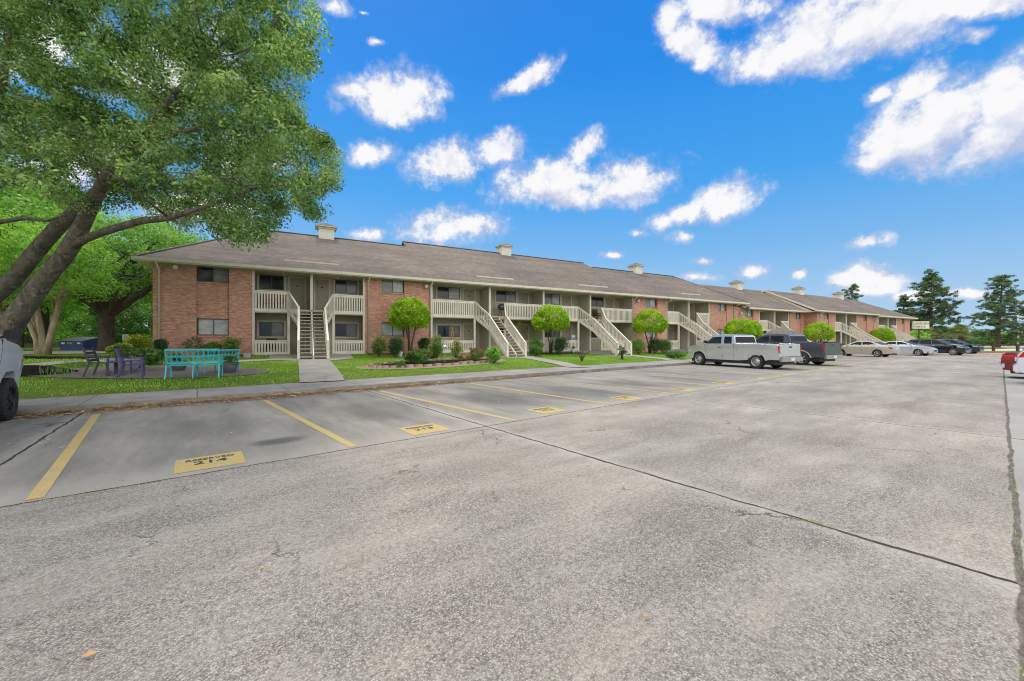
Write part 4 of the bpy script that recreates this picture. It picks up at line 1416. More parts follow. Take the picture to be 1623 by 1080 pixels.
shrub('dense rounded green shrub under the lower left window', 309, 564, 32, 33, 'shrub_leaf')
shrub('low feathery light shrub between the two shrubs under the left window', 336, 565, 28, 22, 'nandina_leaf')
shrub('upright feathery shrub right of the lower left window', 366, 566, 30, 32, 'nandina_leaf')
shrub('dark vine growing at the foot of the left downspout', 254, 567, 17, 30, 'dark_leaf')
shrub('spreading yellow-green shrub at the left brick corner', 219, 562, 42, 32, 'gold_leaf', .045)
shrub('small golden shrub left of the spreading yellow-green one', 190, 565, 32, 20, 'gold_leaf', .045)
shrub('leafy green shrub behind the purple chairs', 232, 578, 44, 24, 'shrub_leaf', .05)
shrub('low green plants left of the turquoise benches', 212, 584, 28, 16, 'iris', .05)
shrub('small tree-like shrub right of the first recess downspout', 601, 566, 25, 33, 'nandina_leaf')
shrub('dark upright shrub under the window beside the round clipped tree', 627, 567, 24, 32, 'dark_leaf')
shrub('small dark bushy shrub beside the second downspout', 673, 563, 20, 28, 'dark_leaf')
shrub('bush with tall stems before the porch railing', 692, 570, 22, 38, 'nandina_leaf')
shrub('orange-flowered bush in the stone-edged bed', 664, 578, 46, 24, 'shrub_leaf', .05, flowers='red_flower', nf=9)
shrub('pink-flowered low plant behind the flower bed', 684, 569, 14, 12, 'shrub_leaf', flowers='pink_flower', nf=10)
shrub('rose bush with reddish leaves before the porch railing', 723, 571, 22, 34, 'nandina_leaf', n=26, flowers='pink_flower', nf=7)
shrub('low rose bush with pink blooms in the bed', 735, 575, 22, 14, 'nandina_leaf', n=24, flowers='pink_flower', nf=10)
shrub('red rose bush near the right end of the flower bed', 754, 575, 28, 26, 'shrub_leaf', n=26, flowers='red_flower', nf=14)
shrub('bright green upright shrub at the right end of the bed', 783, 576, 22, 27, 'lime_leaf', .05, n=40, shell=.1)
shrub('round light green shrub left of the second clipped tree', 848, 562, 27, 28, 'mid_leaf')
shrub('low round shrub at the foot of the second stairs', 849, 565, 25, 16, 'shrub_leaf')
shrub('large dark shrub right of the second clipped tree', 888, 563, 27, 30, 'dark_leaf', n=80)
shrub('round light shrub at the bottom of the third stairs', 1012, 562, 25, 26, 'mid_leaf', n=80)
shrub('dark shrub under the window of the narrow brick bay', 1038, 561, 26, 26, 'dark_leaf', n=80)
shrub('dark shrub nearest the silver pickup bonnet', 1053, 561, 26, 24, 'shrub_leaf', n=80)
shrub('low ground-cover bushes in front of the silver pickup', 1070, 568, 34, 10, 'shrub_leaf', n=60, cat='shrub')
shrub('dark shrub before the far porch right of the grey pickup', 1327, 563, 26, 20, 'dark_leaf', .06, n=50, y=41)
shrub('low shrub between the grey pickup and the champagne sedan', 1312, 563, 20, 16, 'shrub_leaf', .06, n=40, y=39)
shrub('dark hedge plant under the far clipped tree', 1297, 562, 40, 16, 'dark_leaf', .06, n=60, y=46)
shrub('tiny weedy plant at the left end of the flower bed', 636, 583, 16, 9, 'shrub_leaf', n=14)
# strap-leaved clumps
def straps(label, u, v, w, h, n=160):
    x, y, z = gp(u, v)
    t = thing('strap_plant', label, 'plant', (x, y, z))
    m = MB()
    for i in range(n):
        a = random.uniform(0, 2 * PI); r = random.uniform(0, w); hh = h * random.uniform(.55, 1.1)
        bx, by = r * math.cos(a), r * .6 * math.sin(a); lx, ly = random.uniform(-.3, .3) * hh, random.uniform(-.3, .3) * hh
        s = .007
        m.add([(bx - s, by, -.02), (bx + s, by, -.02), (bx + lx * .5 + s * .9, by + ly * .5, hh * .65), (bx + lx * .5 - s * .9, by + ly * .5, hh * .65), (bx + lx * 1.2, by + ly * 1.2, hh)],
              [(0, 1, 2, 3), (3, 2, 4)])
    m.build('blades', M['iris'], t)


straps('clump of long strap leaves between the mulch and the purple chairs', 92, 594, .7, .34, 70)
straps('spiky green leaves at the left downspout', 245, 577, .7, .6, 180)
straps('short strap leaves left of the purple chairs', 128, 583, .7, .3, 120)
# young sago-like sprout and small palm
x, y, z = gp(922, 573)
t = thing('sprout', 'three brown curled fronds of a young plant standing in the lawn', 'plant', (x, y, z))
m = MB()
for a, l in ((-.5, .55), (.1, .75), (.75, .6)):
    m.tube([(0, 0, 0), (.1 * math.sin(a), 0, .3 * l), (.35 * math.sin(a), .05, .75 * l), (.75 * math.sin(a), .05, 1. * l)], [.04, .05, .045, .01], 6)
m.build('fronds', M['brown_wicker'], t, smooth=True)


def fan_palm(label, x, y, z, h, r, n, name='palm', mat='palm_leaf', trunk=True, grp=None):
    t = thing(name, label, 'palm', (x, y, z), group=grp)
    if trunk: MB().tube([(0, 0, -.2), (0, 0, h * .5), (.05, 0, h)], [.22 * r, .18 * r, .2 * r], 9).build('trunk', M['pine_bark'], t, smooth=True)
    m = MB()
    for i in range(n):
        a = random.uniform(0, 2 * PI); el = random.uniform(-.7, 1.3); L = r * random.uniform(.7, 1.1)
        d = Vector((math.cos(a) * math.cos(el), math.sin(a) * math.cos(el), math.sin(el)))
        s = Vector((-math.sin(a), math.cos(a), 0)); up = s.cross(d) * -1
        b0 = Vector((0, 0, h)); hub = b0 + d * L * .45
        m.tube([b0, hub], .015 * r + .005, 4)
        for k in range(9):
            f = (k - 4) / 4 * 1.15
            e = hub + (d * math.cos(f) + s * math.sin(f)) * L * .55 + Vector((0, 0, -.18 * L))
            w = (s * math.cos(f) - d * math.sin(f)) * .035 * L
            md = hub.lerp(e, .55) + Vector((0, 0, .05 * L))
            m.add([hub, md - w, e, md + w], [(0, 1, 2, 3)])
    m.build('fronds', M[mat], t)
    return t


x, y, z = gp(986, 570)
fan_palm('small dark palm at the foot of the third stairs', x, y, z, .55, .45, 26, 'small_palm', 'dark_leaf')

# ------------------------------------------------------------------ far right: pines, palms, wood
def pine(label, u, y, vt, vb, wpx, nb=34, lean=0., wide0=.25, shape=None, grp='tall pines beyond the road'):
    x = at(u, y); h = H + (CY - vt) / F * y; rw = wpx / 2 * y / F
    t = thing('pine_tree', label, 'tree', (x, y, 0), group=grp)
    m = MB()
    tr = h * .022
    pts = [Vector((lean * h * k / 6, .1 * math.sin(k), h * k / 6 * .98)) for k in range(7)]
    m.tube(pts, [tr * (1.15 - k * .17) for k in range(7)], 8)
    C = []; Rr = []
    z0 = (H + (CY - vb) / F * y) / h
    for i in range(nb):
        f = z0 + (1 - z0) * (i + .5) / nb
        prof = math.sin(PI * min(1, ((1 - f) / (1 - z0)) ** .62)) if shape is None else shape((f - z0) / (1 - z0))
        prof = max(.16, prof)
        L = rw * prof * random.uniform(.55, 1.12); a = i * 2.4 + random.uniform(-.5, .5)
        b = Vector((lean * h * f, 0, h * f)); d = Vector((math.cos(a), math.sin(a), random.uniform(-.2, .38)))
        e = b + d * L
        m.tube([b, b.lerp(e, .5) + Vector((0, 0, .03 * L)), e], [tr * .28, tr * .18, tr * .05], 5)
        nn = max(4, int(L / .42))
        for k in range(nn):
            g_ = (k + .8) / nn
            if g_ < .25: continue
            q = b.lerp(e, g_) + Vector((random.uniform(-.5, .5), random.uniform(-.5, .5), random.uniform(-.5, .7))) * (h * .045)
            C.append(q); Rr.append(h * .038 * random.uniform(.6, 1.25))
            if random.random() < .75:
                C.append(q + Vector((random.uniform(-1, 1), random.uniform(-1, 1), random.uniform(-.6, .6))) * h * .05); Rr.append(h * .030)
    for k in range(4): C.append(Vector((lean * h + random.uniform(-.4, .4), 0, h * (.99 - k * .02)))); Rr.append(h * .025)
    m.build('trunk', M['pine_bark'], t, smooth=True)
    leaves('crown', np.array([tuple(q) for q in C]), np.array(Rr) * .95, 48, h * .0105, M['pine_leaf'], t, squash=.55, shell=.1, aspect=.34)
    return t


wide = lambda f: [1.0, .98, 1.0, .95, .9, .85, .8, .62, .42, .25, .12][min(10, int(f * 10.99))]
pine('tallest pine, right behind the sign at the far end', 1476, 96, 433, 532, 82, 62, shape=wide)
pine('lower broad pine left of the tallest one behind the roof end', 1432, 100, 470, 532, 66, 48, shape=lambda f: [.9, 1, 1, 1, .9, .8, .6, .4, .3, .2, .2][min(10, int(f * 10.99))])
pine('lone leaning pine standing at the right edge', 1582, 84, 438, 536, 78, 54, lean=.05, shape=lambda f: [.8, .95, .9, .8, 1., .9, .65, .7, .45, .4, .25][min(10, int(f * 10.99))])
pine('pine partly cut by the right edge', 1628, 92, 476, 538, 60, 34, shape=wide)
pine('pine top showing behind the last roof cupola', 1350, 120, 452, 505, 36, 22, shape=lambda f: .9 if f < .7 else .5)
for u, y, h, r, lb in ((1524, 76, 3.3, 2.4, 'bushy palm right of the dark blue car roof'), (1508, 80, 2.8, 1.9, 'palm left of the bushy one beyond the fence'), (1464, 74, 2.6, 2.2, 'dull green palm clump under the sign'), (1480, 78, 2.4, 2.2, 'palm clump just right of the sign post')):
    fan_palm(lb, at(u, y), y, 0, h, r, 42, grp='fan palms beyond the road')
for u, y, h, r, mt, lb in ((1440, 70, 3.4, 2.6, 'lime_leaf', 'bright bush left of the sign post'), (1500, 118, 5, 5, 'far_leaf', 'pale far bush between the palms'), (1545, 116, 4.6, 5.4, 'far_leaf', 'far green bush left of the leaning pine'),
                            (1566, 114, 4.4, 3.8, 'lime_leaf', 'light green bush left of the leaning pine trunk'), (1600, 116, 4.6, 4.6, 'far_leaf', 'grey-green bush right of the leaning pine trunk'), (1622, 118, 5.4, 5, 'far_leaf', 'far bush at the right edge'),
                            (1580, 100, 3.0, 4.2, 'shrub_leaf', 'dark bush at the foot of the leaning pine'), (1655, 110, 6, 6, 'far_leaf', 'bush beyond the right edge'), (1610, 104, 3, 3.6, 'shrub_leaf', 'dark low bush by the utility pole')):
    broadleaf('roadside_bush', lb, at(u, y), y, h, .12, (0, 0, h * .5, r, r * .7, h * .48), mt, 'bark', 40, 110, .19, .12, 3, 1.0, 'bushes beyond the road', z=0, cat='bush')
# far treeline as one mass
C = []
for i in range(520):
    x = random.uniform(60, 420); y = 190 + random.uniform(-12, 22)
    C.append((x, y, random.uniform(.5, 5.2 + 2 * math.sin(x * .07))))
o = leaves('treeline', np.array(C), np.full(len(C), 2.6), 36, .55, M['far_leaf'], None, squash=.7)
tag(o, 'low band of far woods along the horizon', 'woods', kind='stuff')
C = []
for i in range(420):
    x = random.uniform(-150, 60); y = 95 + random.uniform(-8, 25)
    C.append((x, y, random.uniform(.5, 10 + 2 * math.sin(x * .1))))
o = leaves('treeline', np.array(C), np.full(len(C), 2.8), 40, .5, M['mid_leaf'], None, squash=.8)
tag(o, 'dense woods far behind the left end of the building', 'woods', kind='stuff')

# fallen leaves along the kerb and lawn edge
n = 15000
t_ = rng.uniform(-9, 14, n); w_ = np.abs(rng.normal(0, .20, n)) * np.clip(1.4 - (t_ + 3) * .06, .25, 1.5)
sel = rng.uniform(0, 1, n) < np.clip(1.15 - (t_ + 2) * .07, .05, 1)
s_ = 12.13 - w_
t_, s_ = t_[sel], s_[sel]
t2 = rng.uniform(-9, 15, 3600); s2 = 14.2 + rng.uniform(-.1, .75, 3600) ** 1.
t3 = rng.uniform(-7, 7, 330); s3 = rng.uniform(7.5, 12, 330)
t4 = rng.uniform(-4, 9, 34); s4 = rng.uniform(1.0, 9, 34)
t5 = rng.uniform(-9, 14, 260); s5 = rng.uniform(12.2, 14.2, 260)
TT = np.r_[t_, t2, t3, t4, t5]; SS = np.r_[s_, s2, s3, s4, s5]
XX = SS * LN[0] + TT * LD[0]; YY = SS * LN[1] + TT * LD[1]
ZZ = np.array([gz(a, b) for a, b in zip(XX, YY)]) + .012 + rng.uniform(0, 1, len(XX)) * np.where((SS > 11.9) & (SS < 12.16), .075, .022)
N = len(XX); a = rng.uniform(0, 2 * PI, N); sz = rng.uniform(.016, .036, N)
V = np.zeros((N, 4, 3)); tilt = rng.uniform(-.4, .4, (N, 4)) * sz[:, None]
for k in range(4):
    q = a + k * PI / 2; rr = sz * (1 if k % 2 == 0 else .5)
    V[:, k, 0] = XX + np.cos(q) * rr; V[:, k, 1] = YY + np.sin(q) * rr; V[:, k, 2] = ZZ + tilt[:, k] * .5
o = np_mesh('fallen_leaves', V.reshape(-1, 3), np.arange(N * 4).reshape(N, 4), M['litter'])
tag(o, 'brown fallen leaves drifted along the kerb', 'leaves', kind='stuff')
# weeds in the slab joints
X = []; Y = []
for _ in range(480):
    k = random.random()
    if k < .45: s__, t__ = 5.64 + random.gauss(0, .012), random.choice((-1.1, .35, 1.4, 4.2)) + random.gauss(0, .25)
    elif k < .8: s__, t__ = -.08 + random.gauss(0, .02), random.choice((2.6, 4.6, 6.8)) + random.gauss(0, .3)
    else: s__, t__ = random.choice((1.0, 2.6)) + random.gauss(0, .12), 3.95 + random.gauss(0, .01)
    x, y = lot(s__, t__); X.append(x); Y.append(y)
add_blades('weeds', np.array(X), np.array(Y), .006, .028, .003, M['grass'], 'small weeds growing in the slab joints', 'weeds', .8)
# ------------------------------------------------------------------ vehicles (x forward, rear axle at 0, y left)
def arch(cx, cz, r, z0, n=9):
    """wheel-arch points going from front to rear along the underside"""
    a0 = math.asin(max(-1, min(1, (z0 - cz) / r)))
    return [(cx + r * math.cos(a0 + (PI - 2 * a0) * k / n), cz + r * math.sin(a0 + (PI - 2 * a0) * k / n)) for k in range(n + 1)]


def slice2d(poly, sx=.22, sz=.2):
    bm = bmesh.new()
    bm.faces.new([bm.verts.new((x, 0, z)) for x, z in poly])
    bmesh.ops.triangulate(bm, faces=bm.faces[:])
    xs = [p[0] for p in poly]; zs = [p[1] for p in poly]
    k = math.floor(min(xs) / sx) + 1
    while k * sx < max(xs):
        bmesh.ops.bisect_plane(bm, geom=bm.verts[:] + bm.edges[:] + bm.faces[:], plane_co=(k * sx, 0, 0), plane_no=(1, 0, 0)); k += 1
    k = math.floor(min(zs) / sz) + 1
    while k * sz < max(zs):
        bmesh.ops.bisect_plane(bm, geom=bm.verts[:] + bm.edges[:] + bm.faces[:], plane_co=(0, 0, k * sz), plane_no=(0, 0, 1)); k += 1
    bmesh.ops.remove_doubles(bm, verts=bm.verts[:], dist=.0008)
    bm.verts.index_update()
    V = [(v.co.x, v.co.z) for v in bm.verts]; Fs = [[v.index for v in f.verts] for f in bm.faces]
    Es = []
    for e in bm.edges:
        if len(e.link_faces) == 1:
            f = e.link_faces[0]; vs = [v.index for v in f.verts]; i = vs.index(e.verts[0].index)
            a, b = e.verts[0].index, e.verts[1].index
            Es.append((a, b) if vs[(i + 1) % len(vs)] == b else (b, a))
    # orientation of faces in (x, z)
    def area(f): return sum(V[f[i]][0] * V[f[(i + 1) % len(f)]][1] - V[f[(i + 1) % len(f)]][0] * V[f[i]][1] for i in range(len(f)))
    if sum(area(f) for f in Fs) < 0:
        Fs = [f[::-1] for f in Fs]; Es = [(b, a) for a, b in Es]
    bm.free()
    return V, Fs, Es


def shell(name, poly, yo, yi, mat, parent, bevel=0., smooth=True):
    """solid between y=yo(x,z) and y=yi(x,z), yo > yi"""
    V, Fs, Es = slice2d(poly)
    n = len(V); m = MB()
    vs = [(x, yo(x, z), z) for x, z in V] + [(x, yi(x, z), z) for x, z in V]
    # CCW in (x,z) has normal -y: use for the inner side
    fs = [f[::-1] for f in Fs] + [[i + n for i in f] for f in Fs] + [(a, b, b + n, a + n) for a, b in Es]
    me = bpy.data.meshes.new(name); me.from_pydata(vs, [], fs); me.materials.append(mat)
    if bevel:
        bm = bmesh.new(); bm.from_mesh(me)
        rim = set(frozenset(e) for e in Es) | set(frozenset((a + n, b + n)) for a, b in Es)
        bm.verts.ensure_lookup_table()
        es = [e for e in bm.edges if frozenset((e.verts[0].index, e.verts[1].index)) in rim and len(e.link_faces) == 2 and e.calc_face_angle(0) > .5]
        bmesh.ops.bevel(bm, geom=es, offset=bevel, segments=3, affect='EDGES', clamp_overlap=True)
        bmesh.ops.recalc_face_normals(bm, faces=bm.faces[:])
        bm.to_mesh(me); bm.free()
    for p in me.polygons: p.use_smooth = smooth
    me.set_sharp_from_angle(angle=R(32))
    ob = bpy.data.objects.new(name, me); COL.objects.link(ob); ob.parent = parent
    return ob


def wheel(parent, x, y, r, w, side, rimmat='alu', spokes=5, rr=.64, style='spoke'):
    m = MB(); s = side
    pr = [(r * rr, -w / 2), (r * .9, -w / 2), (r * .975, -w * .42), (r, -w * .25), (r, w * .25), (r * .975, w * .42), (r * .9, w / 2), (r * rr, w / 2)]
    m.lathe(pr, 36, (x, y, r), 'y'); m.lathe([(r * rr, w / 2), (r * rr, -w / 2)], 36, (x, y, r), 'y')
    # tread blocks
    nb = 30
    for k in range(nb):
        a = 2 * PI * k / nb
        c = (x + math.cos(a) * r * .985, y, r + math.sin(a) * r * .985)
        d = (-math.sin(a) * .02, 0, math.cos(a) * .02)
        m.beam((c[0], y - w * .45, c[2]), (c[0], y + w * .45, c[2]), .022, .03, up=(math.cos(a), 0, math.sin(a)))
    t = m.build('wheel', M['rubber'], parent, smooth=True, sharp=40)
    q = MB(); yo = y + s * w * .30; R_ = r * rr
    q.lathe([(R_ * 1.0, s * w * .18), (R_ * .93, s * w * .14), (R_ * .9, -s * w * .02), (R_ * .9, -s * w * .3)], 30, (x, yo, r), 'y')
    if style == 'steel':
        q.lathe([(R_ * .9, -s * .01), (R_ * .62, s * .01), (R_ * .45, s * .045), (R_ * .3, s * .05), (0, s * .06)], 24, (x, yo, r), 'y')
    else:
        for k in range(spokes):
            a = 2 * PI * k / spokes + .3
            e = (x + math.cos(a) * R_ * .93, yo + s * .005, r + math.sin(a) * R_ * .93)
            q.beam((x, yo + s * .02, r), e, R_ * .30 if spokes < 7 else R_ * .2, .035, up=(0, 1, 0))
        q.lathe([(R_ * .26, 0), (R_ * .24, s * .05), (0, s * .055)], 16, (x, yo, r), 'y')
    ri = q.build('rim', M[rimmat], t, smooth=True, sharp=35)
    k = MB(); k.lathe([(R_ * .9, 0), (0, 0)], 24, (x, y + s * w * .12, r), 'y')
    if style == 'steel':
        for i in range(8):
            a = 2 * PI * i / 8; cx_, cz_ = x + math.cos(a) * R_ * .66, r + math.sin(a) * R_ * .66
            k.lathe([(R_ * .1, -.02), (R_ * .1, .014), (0, .014)] if s > 0 else [(R_ * .1, .02), (R_ * .1, -.014), (0, -.014)], 8, (cx_, yo + s * .012, cz_), 'y')
    k.build('wheel_well_disc', M['black'], t)
    return t


def vehicle(name, label, cat, pos, head, spec, paint, rim='alu', spokes=5, group=None, style='spoke'):
    t = thing(name, label, cat, (pos[0], pos[1], pos[2] if len(pos) > 2 else 0), head, group)
    Wd = spec['w'] / 2; x0, x1 = spec['x0'], spec['x1']; belt = spec['belt']; tum = spec.get('tum', .20)
    def hw(x, z):
        f = 1.
        if x > spec['xf']: f -= spec.get('cf', .16) * ((x - spec['xf']) / (x1 - spec['xf'])) ** 2.4
        if x < spec['xr']: f -= spec.get('cr', .10) * ((spec['xr'] - x) / (spec['xr'] - x0)) ** 2.4
        if z > belt: f -= tum * (z - belt) + spec.get('step', .02) * min(1, (z - belt) / .06)
        else: f -= .042 * ((belt - z) / .7) ** 2
        f += spec.get('bulge', .0) * math.exp(-((z - belt + .22) / .12) ** 2)
        return Wd * f
    P_ = M[paint]
    shell('body', spec['body'], lambda x, z: hw(x, z), lambda x, z: -hw(x, z), P_, t, .045)
    for sd in (1, -1):
        def side(nm, poly, prd, dp, mat, bev=0.):
            if sd > 0: return shell(nm, poly, lambda x, z: hw(x, z) + prd, lambda x, z: hw(x, z) - dp, mat, t, bev)
            return shell(nm, poly, lambda x, z: -hw(x, z) + dp, lambda x, z: -hw(x, z) - prd, mat, t, bev)
        for q in spec.get('bed', []): side('bed_side', q, .012, .08, P_, .02)
        for q in spec['glass']: side('side_window', q, .004, .02, M['car_glass'])
        for q in spec.get('seams', []):
            (xa, za), (xb, zb) = q
            d = Vector((xb - xa, zb - za)).normalized() * .006; nrm = Vector((-d.y, d.x))
            side('door_gap', [(xa - nrm.x, za - nrm.y), (xb - nrm.x, zb - nrm.y), (xb + nrm.x, zb + nrm.y), (xa + nrm.x, za + nrm.y)], .0015, .02, M['seam'])
        for (xa, za) in spec.get('handles', []):
            side('door_handle', [(xa, za), (xa + .16, za), (xa + .16, za + .035), (xa, za + .035)], .03, .01, M[spec.get('hm', 'black')])
        if 'mould' in spec:
            xa, xb, za = spec['mould']; side('side_moulding', [(xa, za), (xb, za), (xb, za + .05), (xa, za + .05)], .012, .01, P_)
        for q in spec.get('flare', []): side('arch_flare', q, .03, .03, M[spec.get('flm', 'black')], .01)
        for q in spec['tail']: side('tail_lamp', q, .012, .06, M['red_lens'], .01)
        for q in spec['head']: side('headlamp', q, .010, .07, M['clear_lens'], .01)
        mx, mz = spec['mirror']
        mm = MB(); y = hw(mx, mz) * sd
        mm.box(mx - .05, mx + .06, y + sd * .03, y + sd * .22, mz + .02, mz + .17); mm.beam((mx, y - sd * .04, mz + .03), (mx, y + sd * .06, mz + .05), .05, .04)
        mm.build('mirror', M[spec.get('mm', 'black')], t, bevel=.015)
    for nm, (xa, za), (xb, zb), wi in spec['glazing']:
        a = Vector((xa, 0, za)); b = Vector((xb, 0, zb)); d = (b - a).normalized(); n = Vector((-d.z, 0, d.x))
        if n.z < 0: n = -n
        a2 = a + d * .05; b2 = b - d * .05
        vs = []
        for off in (.008, -.01):
            for q in (a2, b2):
                yy = hw(q.x, q.z) - .07
                for s_ in (-1, 1): vs.append((q.x + n.x * off, s_ * yy * (1 if wi else 1), q.z + n.z * off))
        g = MB(); g.add(vs, [(0, 1, 3, 2), (4, 6, 7, 5), (0, 4, 5, 1), (2, 3, 7, 6), (0, 2, 6, 4), (1, 5, 7, 3)])
        g.build(nm, M['car_glass'], t)
    for nm, mat, bx_, bev in spec.get('boxes', []): MB().box(*bx_).build(nm, M[mat], t, bevel=bev)
    # dark underside and inner arches
    ub = MB(); ub.box(x0 + .25, x1 - .3, -Wd + .14, Wd - .14, spec['r'] * .62, spec['r'] * 1.5); ub.build('underbody', M['black'], t)
    tw = spec.get('tw', .22)
    for xx in (0, spec['wb']):
        for sd in (1, -1): wheel(t, xx, sd * (Wd - tw / 2 - .015), spec['r'], tw, sd, rim, spokes, spec.get('rr', .64), style)
    return t


def pickup(ext=True, k=1.0, zs=1.0, hood=1.2):
    wb = 3.53; r = .375; ar = .47
    top = [(-1.08, .50), (-1.08, .92), (1.10, .92), (1.10, 1.30), (1.17, 1.34), (1.24, 1.74), (1.36, 1.82), (1.8, 1.85), (2.35, 1.84), (2.62, 1.78), (3.22, 1.30), (3.32, 1.26),
           (3.8, 1.22), (4.15, 1.16), (4.31, 1.07), (4.39, .92), (4.42, .70), (4.37, .46)]
    low = arch(wb, r + .02, ar, .42) + [(2.9, .40), (1.0, .40)] + arch(0, r + .02, ar, .44) + [(-.7, .5)]
    body = top + low
    if not ext:
        body = [(-1.08, .50), (-1.08, .96), (.55, .96), (.55, 1.36), (.62, 1.40), (.72, 1.80), (.85, 1.88), (1.4, 1.91), (2.1, 1.90), (2.45, 1.83), (3.12, 1.36), (3.22, 1.32), (3.8, 1.25), (4.2, 1.14), (4.34, 1.0), (4.38, .72), (4.34, .46)] + low
    cabx = 1.08 if ext else .53
    bed = [[(-1.16, .50), (-1.17, .9), (-1.12, 1.32 if ext else 1.38), (cabx - .02, 1.34 if ext else 1.40), (cabx - .02, .44)] + ([(.7, .44)] if ext else []) + arch(0, r + .02, ar, .44)[0:] + [(-.62, .50)]]
    zb = 1.30 if ext else 1.37
    if ext:
        glass = [[(2.02, 1.33), (2.02, 1.72), (2.58, 1.70), (3.02, 1.33)], [(1.36, 1.33), (1.40, 1.72), (1.84, 1.73), (1.84, 1.33)]]
        seams = [((1.93, .44), (1.93, 1.78)), ((2.98, .5), (3.08, 1.28)), ((1.25, .44), (1.25, 1.3))]
        handles = [(2.0, 1.10)]
        glaz = [('windshield', (3.22, 1.30), (2.62, 1.78), 1), ('rear_window', (1.165, 1.32), (1.245, 1.76), 1)]
    else:
        glass = [[(1.95, 1.40), (1.95, 1.78), (2.42, 1.76), (2.92, 1.40)], [(1.02, 1.40), (1.06, 1.79), (1.84, 1.80), (1.84, 1.40)]]
        seams = [((1.90, .44), (1.90, 1.84)), ((2.92, .5), (3.0, 1.34)), ((.90, .9), (.90, 1.36))]
        handles = [(1.95, 1.14), (.98, 1.14)]
        glaz = [('windshield', (3.12, 1.36), (2.45, 1.83), 1), ('rear_window', (.615, 1.38), (.725, 1.82), 1)]
    W = 1.0
    zt = 1.30 if ext else 1.36
    zr_ = 1.325 if ext else 1.385
    boxes = [('tailgate', 'PAINT', (-1.19, -1.10, -.86, .86, .60, zt), .015), ('bumper', 'chrome', (-1.31, -1.16, -.91, .91, .42, .66), .03), ('step_pad', 'black', (-1.29, -1.18, -.75, .75, .662, .675), 0),
             ('bed_rail_cap', 'black', (-1.08, cabx - .04, .78, .86, zr_, zr_ + .022), .005), ('bed_rail_cap', 'black', (-1.08, cabx - .04, -.86, -.78, zr_, zr_ + .022), .005), ('tailgate_handle', 'black', (-1.205, -1.192, -.12, .12, zt - .17, zt - .10), .004), ('bed_floor', 'black', (-1.06, cabx - .02, -.83, .83, .925, .945), 0), ('licence_plate', 'white_plastic', (-1.322, -1.312, -.16, .16, .47, .61), 0),
             ('front_bumper', 'BUMP', (4.34, 4.50, -.82, .82, .44, .68), .04), ('grille', 'black', (4.385, 4.415, -.5, .5, .72, .94), .01)]
    d = dict(w=1.97, x0=-1.17, x1=4.40, xf=3.2, xr=-.4, belt=zb, tum=.17, cf=.15, cr=.03, bulge=.012, wb=wb, r=r, tw=.25, body=body, bed=bed, glass=glass, seams=seams, handles=handles, glazing=glaz,
             tail=[[(-1.185, .84), (-1.185, 1.22), (-1.07, 1.22), (-1.07, .84)]], head=[[(4.10, .80), (4.10, 1.02), (4.34, .98), (4.40, .82)]], mirror=(2.95, 1.34), boxes=boxes, step=.015)
    return d


def fin(spec, paint, bump='PAINT'):
    s = dict(spec)
    s['boxes'] = [(n, paint if m == 'PAINT' else (paint if bump == 'PAINT' and m == 'BUMP' else ('chrome' if m == 'BUMP' else m)), b, v) for n, m, b, v in spec['boxes']]
    return s


def place(rear, front, wb, half, sd):
    """rear/front = contact points of the wheels on side sd (+1 left, -1 right); returns axle position, heading"""
    h = math.atan2(front[1] - rear[1], front[0] - rear[0])
    n = (-math.sin(h), math.cos(h))
    return (rear[0] - n[0] * half * sd, rear[1] - n[1] * half * sd), h


# silver extended-cab pickup
pos, h = place(lot(8.15, 23.2), lot(11.6, 24.0), 3.53, .9, 1)
s = fin(pickup(True), 'silver_paint'); s['mould'] = (1.0, 3.0, .78)
v1 = vehicle('pickup_truck', 'silver extended-cab pickup parked nose-in toward the stairs', 'pickup truck', pos, h, s, 'silver_paint', 'alu', style='steel')
# dark grey crew-cab pickup
pos, h = place(lot(7.6, 28.75), lot(11.05, 29.55), 3.53, .9, 1)
s = fin(pickup(False), 'steel_grey_paint'); s['r'] = .40; s['boxes'] += [('bed_cover', 'black', (-1.10, .52, -.84, .84, 1.33, 1.352), 0)]
fl = lambda cx: arch(cx, .395, .53, .46) + arch(cx, .395, .465, .46)[::-1]
s['flare'] = [fl(0), fl(3.53)]; s['flm'] = 'silver_paint'
s['seams'] += [((1.1, .62), (2.9, .62))]
v2 = vehicle('pickup_truck', 'dark grey crew-cab pickup parked right behind the silver one', 'pickup truck', pos, h, s, 'steel_grey_paint', 'alu', 6)
# white pickup cut by the left edge
s = fin(pickup(False), 'white_paint'); s['r'] = .395; s['tw'] = .29; s['w'] = 2.06
s['flare'] = []
body = [(x, (z if z < .5 else .5 + (z - .5) * 1.13) + .07) for x, z in s['body']]
s = dict(s)
zz = lambda z: (z if z < .5 else .5 + (z - .5) * 1.13) + .07
s['body'] = body; s['bed'] = [[(x, zz(z)) for x, z in q] for q in s['bed']]; s['glass'] = [[(x, zz(z)) for x, z in q] for q in s['glass']]
s['belt'] = zz(s['belt']); s['glazing'] = [(a, (b[0], zz(b[1])), (c[0], zz(c[1])), d) for a, b, c, d in s['glazing']]
s['seams'] = [((a[0], zz(a[1])), (b[0], zz(b[1]))) for a, b in s['seams']]; s['handles'] = [(a, zz(b)) for a, b in s['handles']]
s['tail'] = [[(x, zz(z)) for x, z in q] for q in s['tail']]; s['head'] = [[(x, zz(z)) for x, z in q] for q in s['head']]; s['mirror'] = (s['mirror'][0], zz(s['mirror'][1]))
s['boxes'] = [(n, m, (*b[:4], zz(b[4]), zz(b[5])), v) for n, m, b, v in s['boxes']]
s['cf'] = .05
pos, h = place(lot(8.19, -2.83), lot(11.72, -2.83), 3.53, .92, -1)
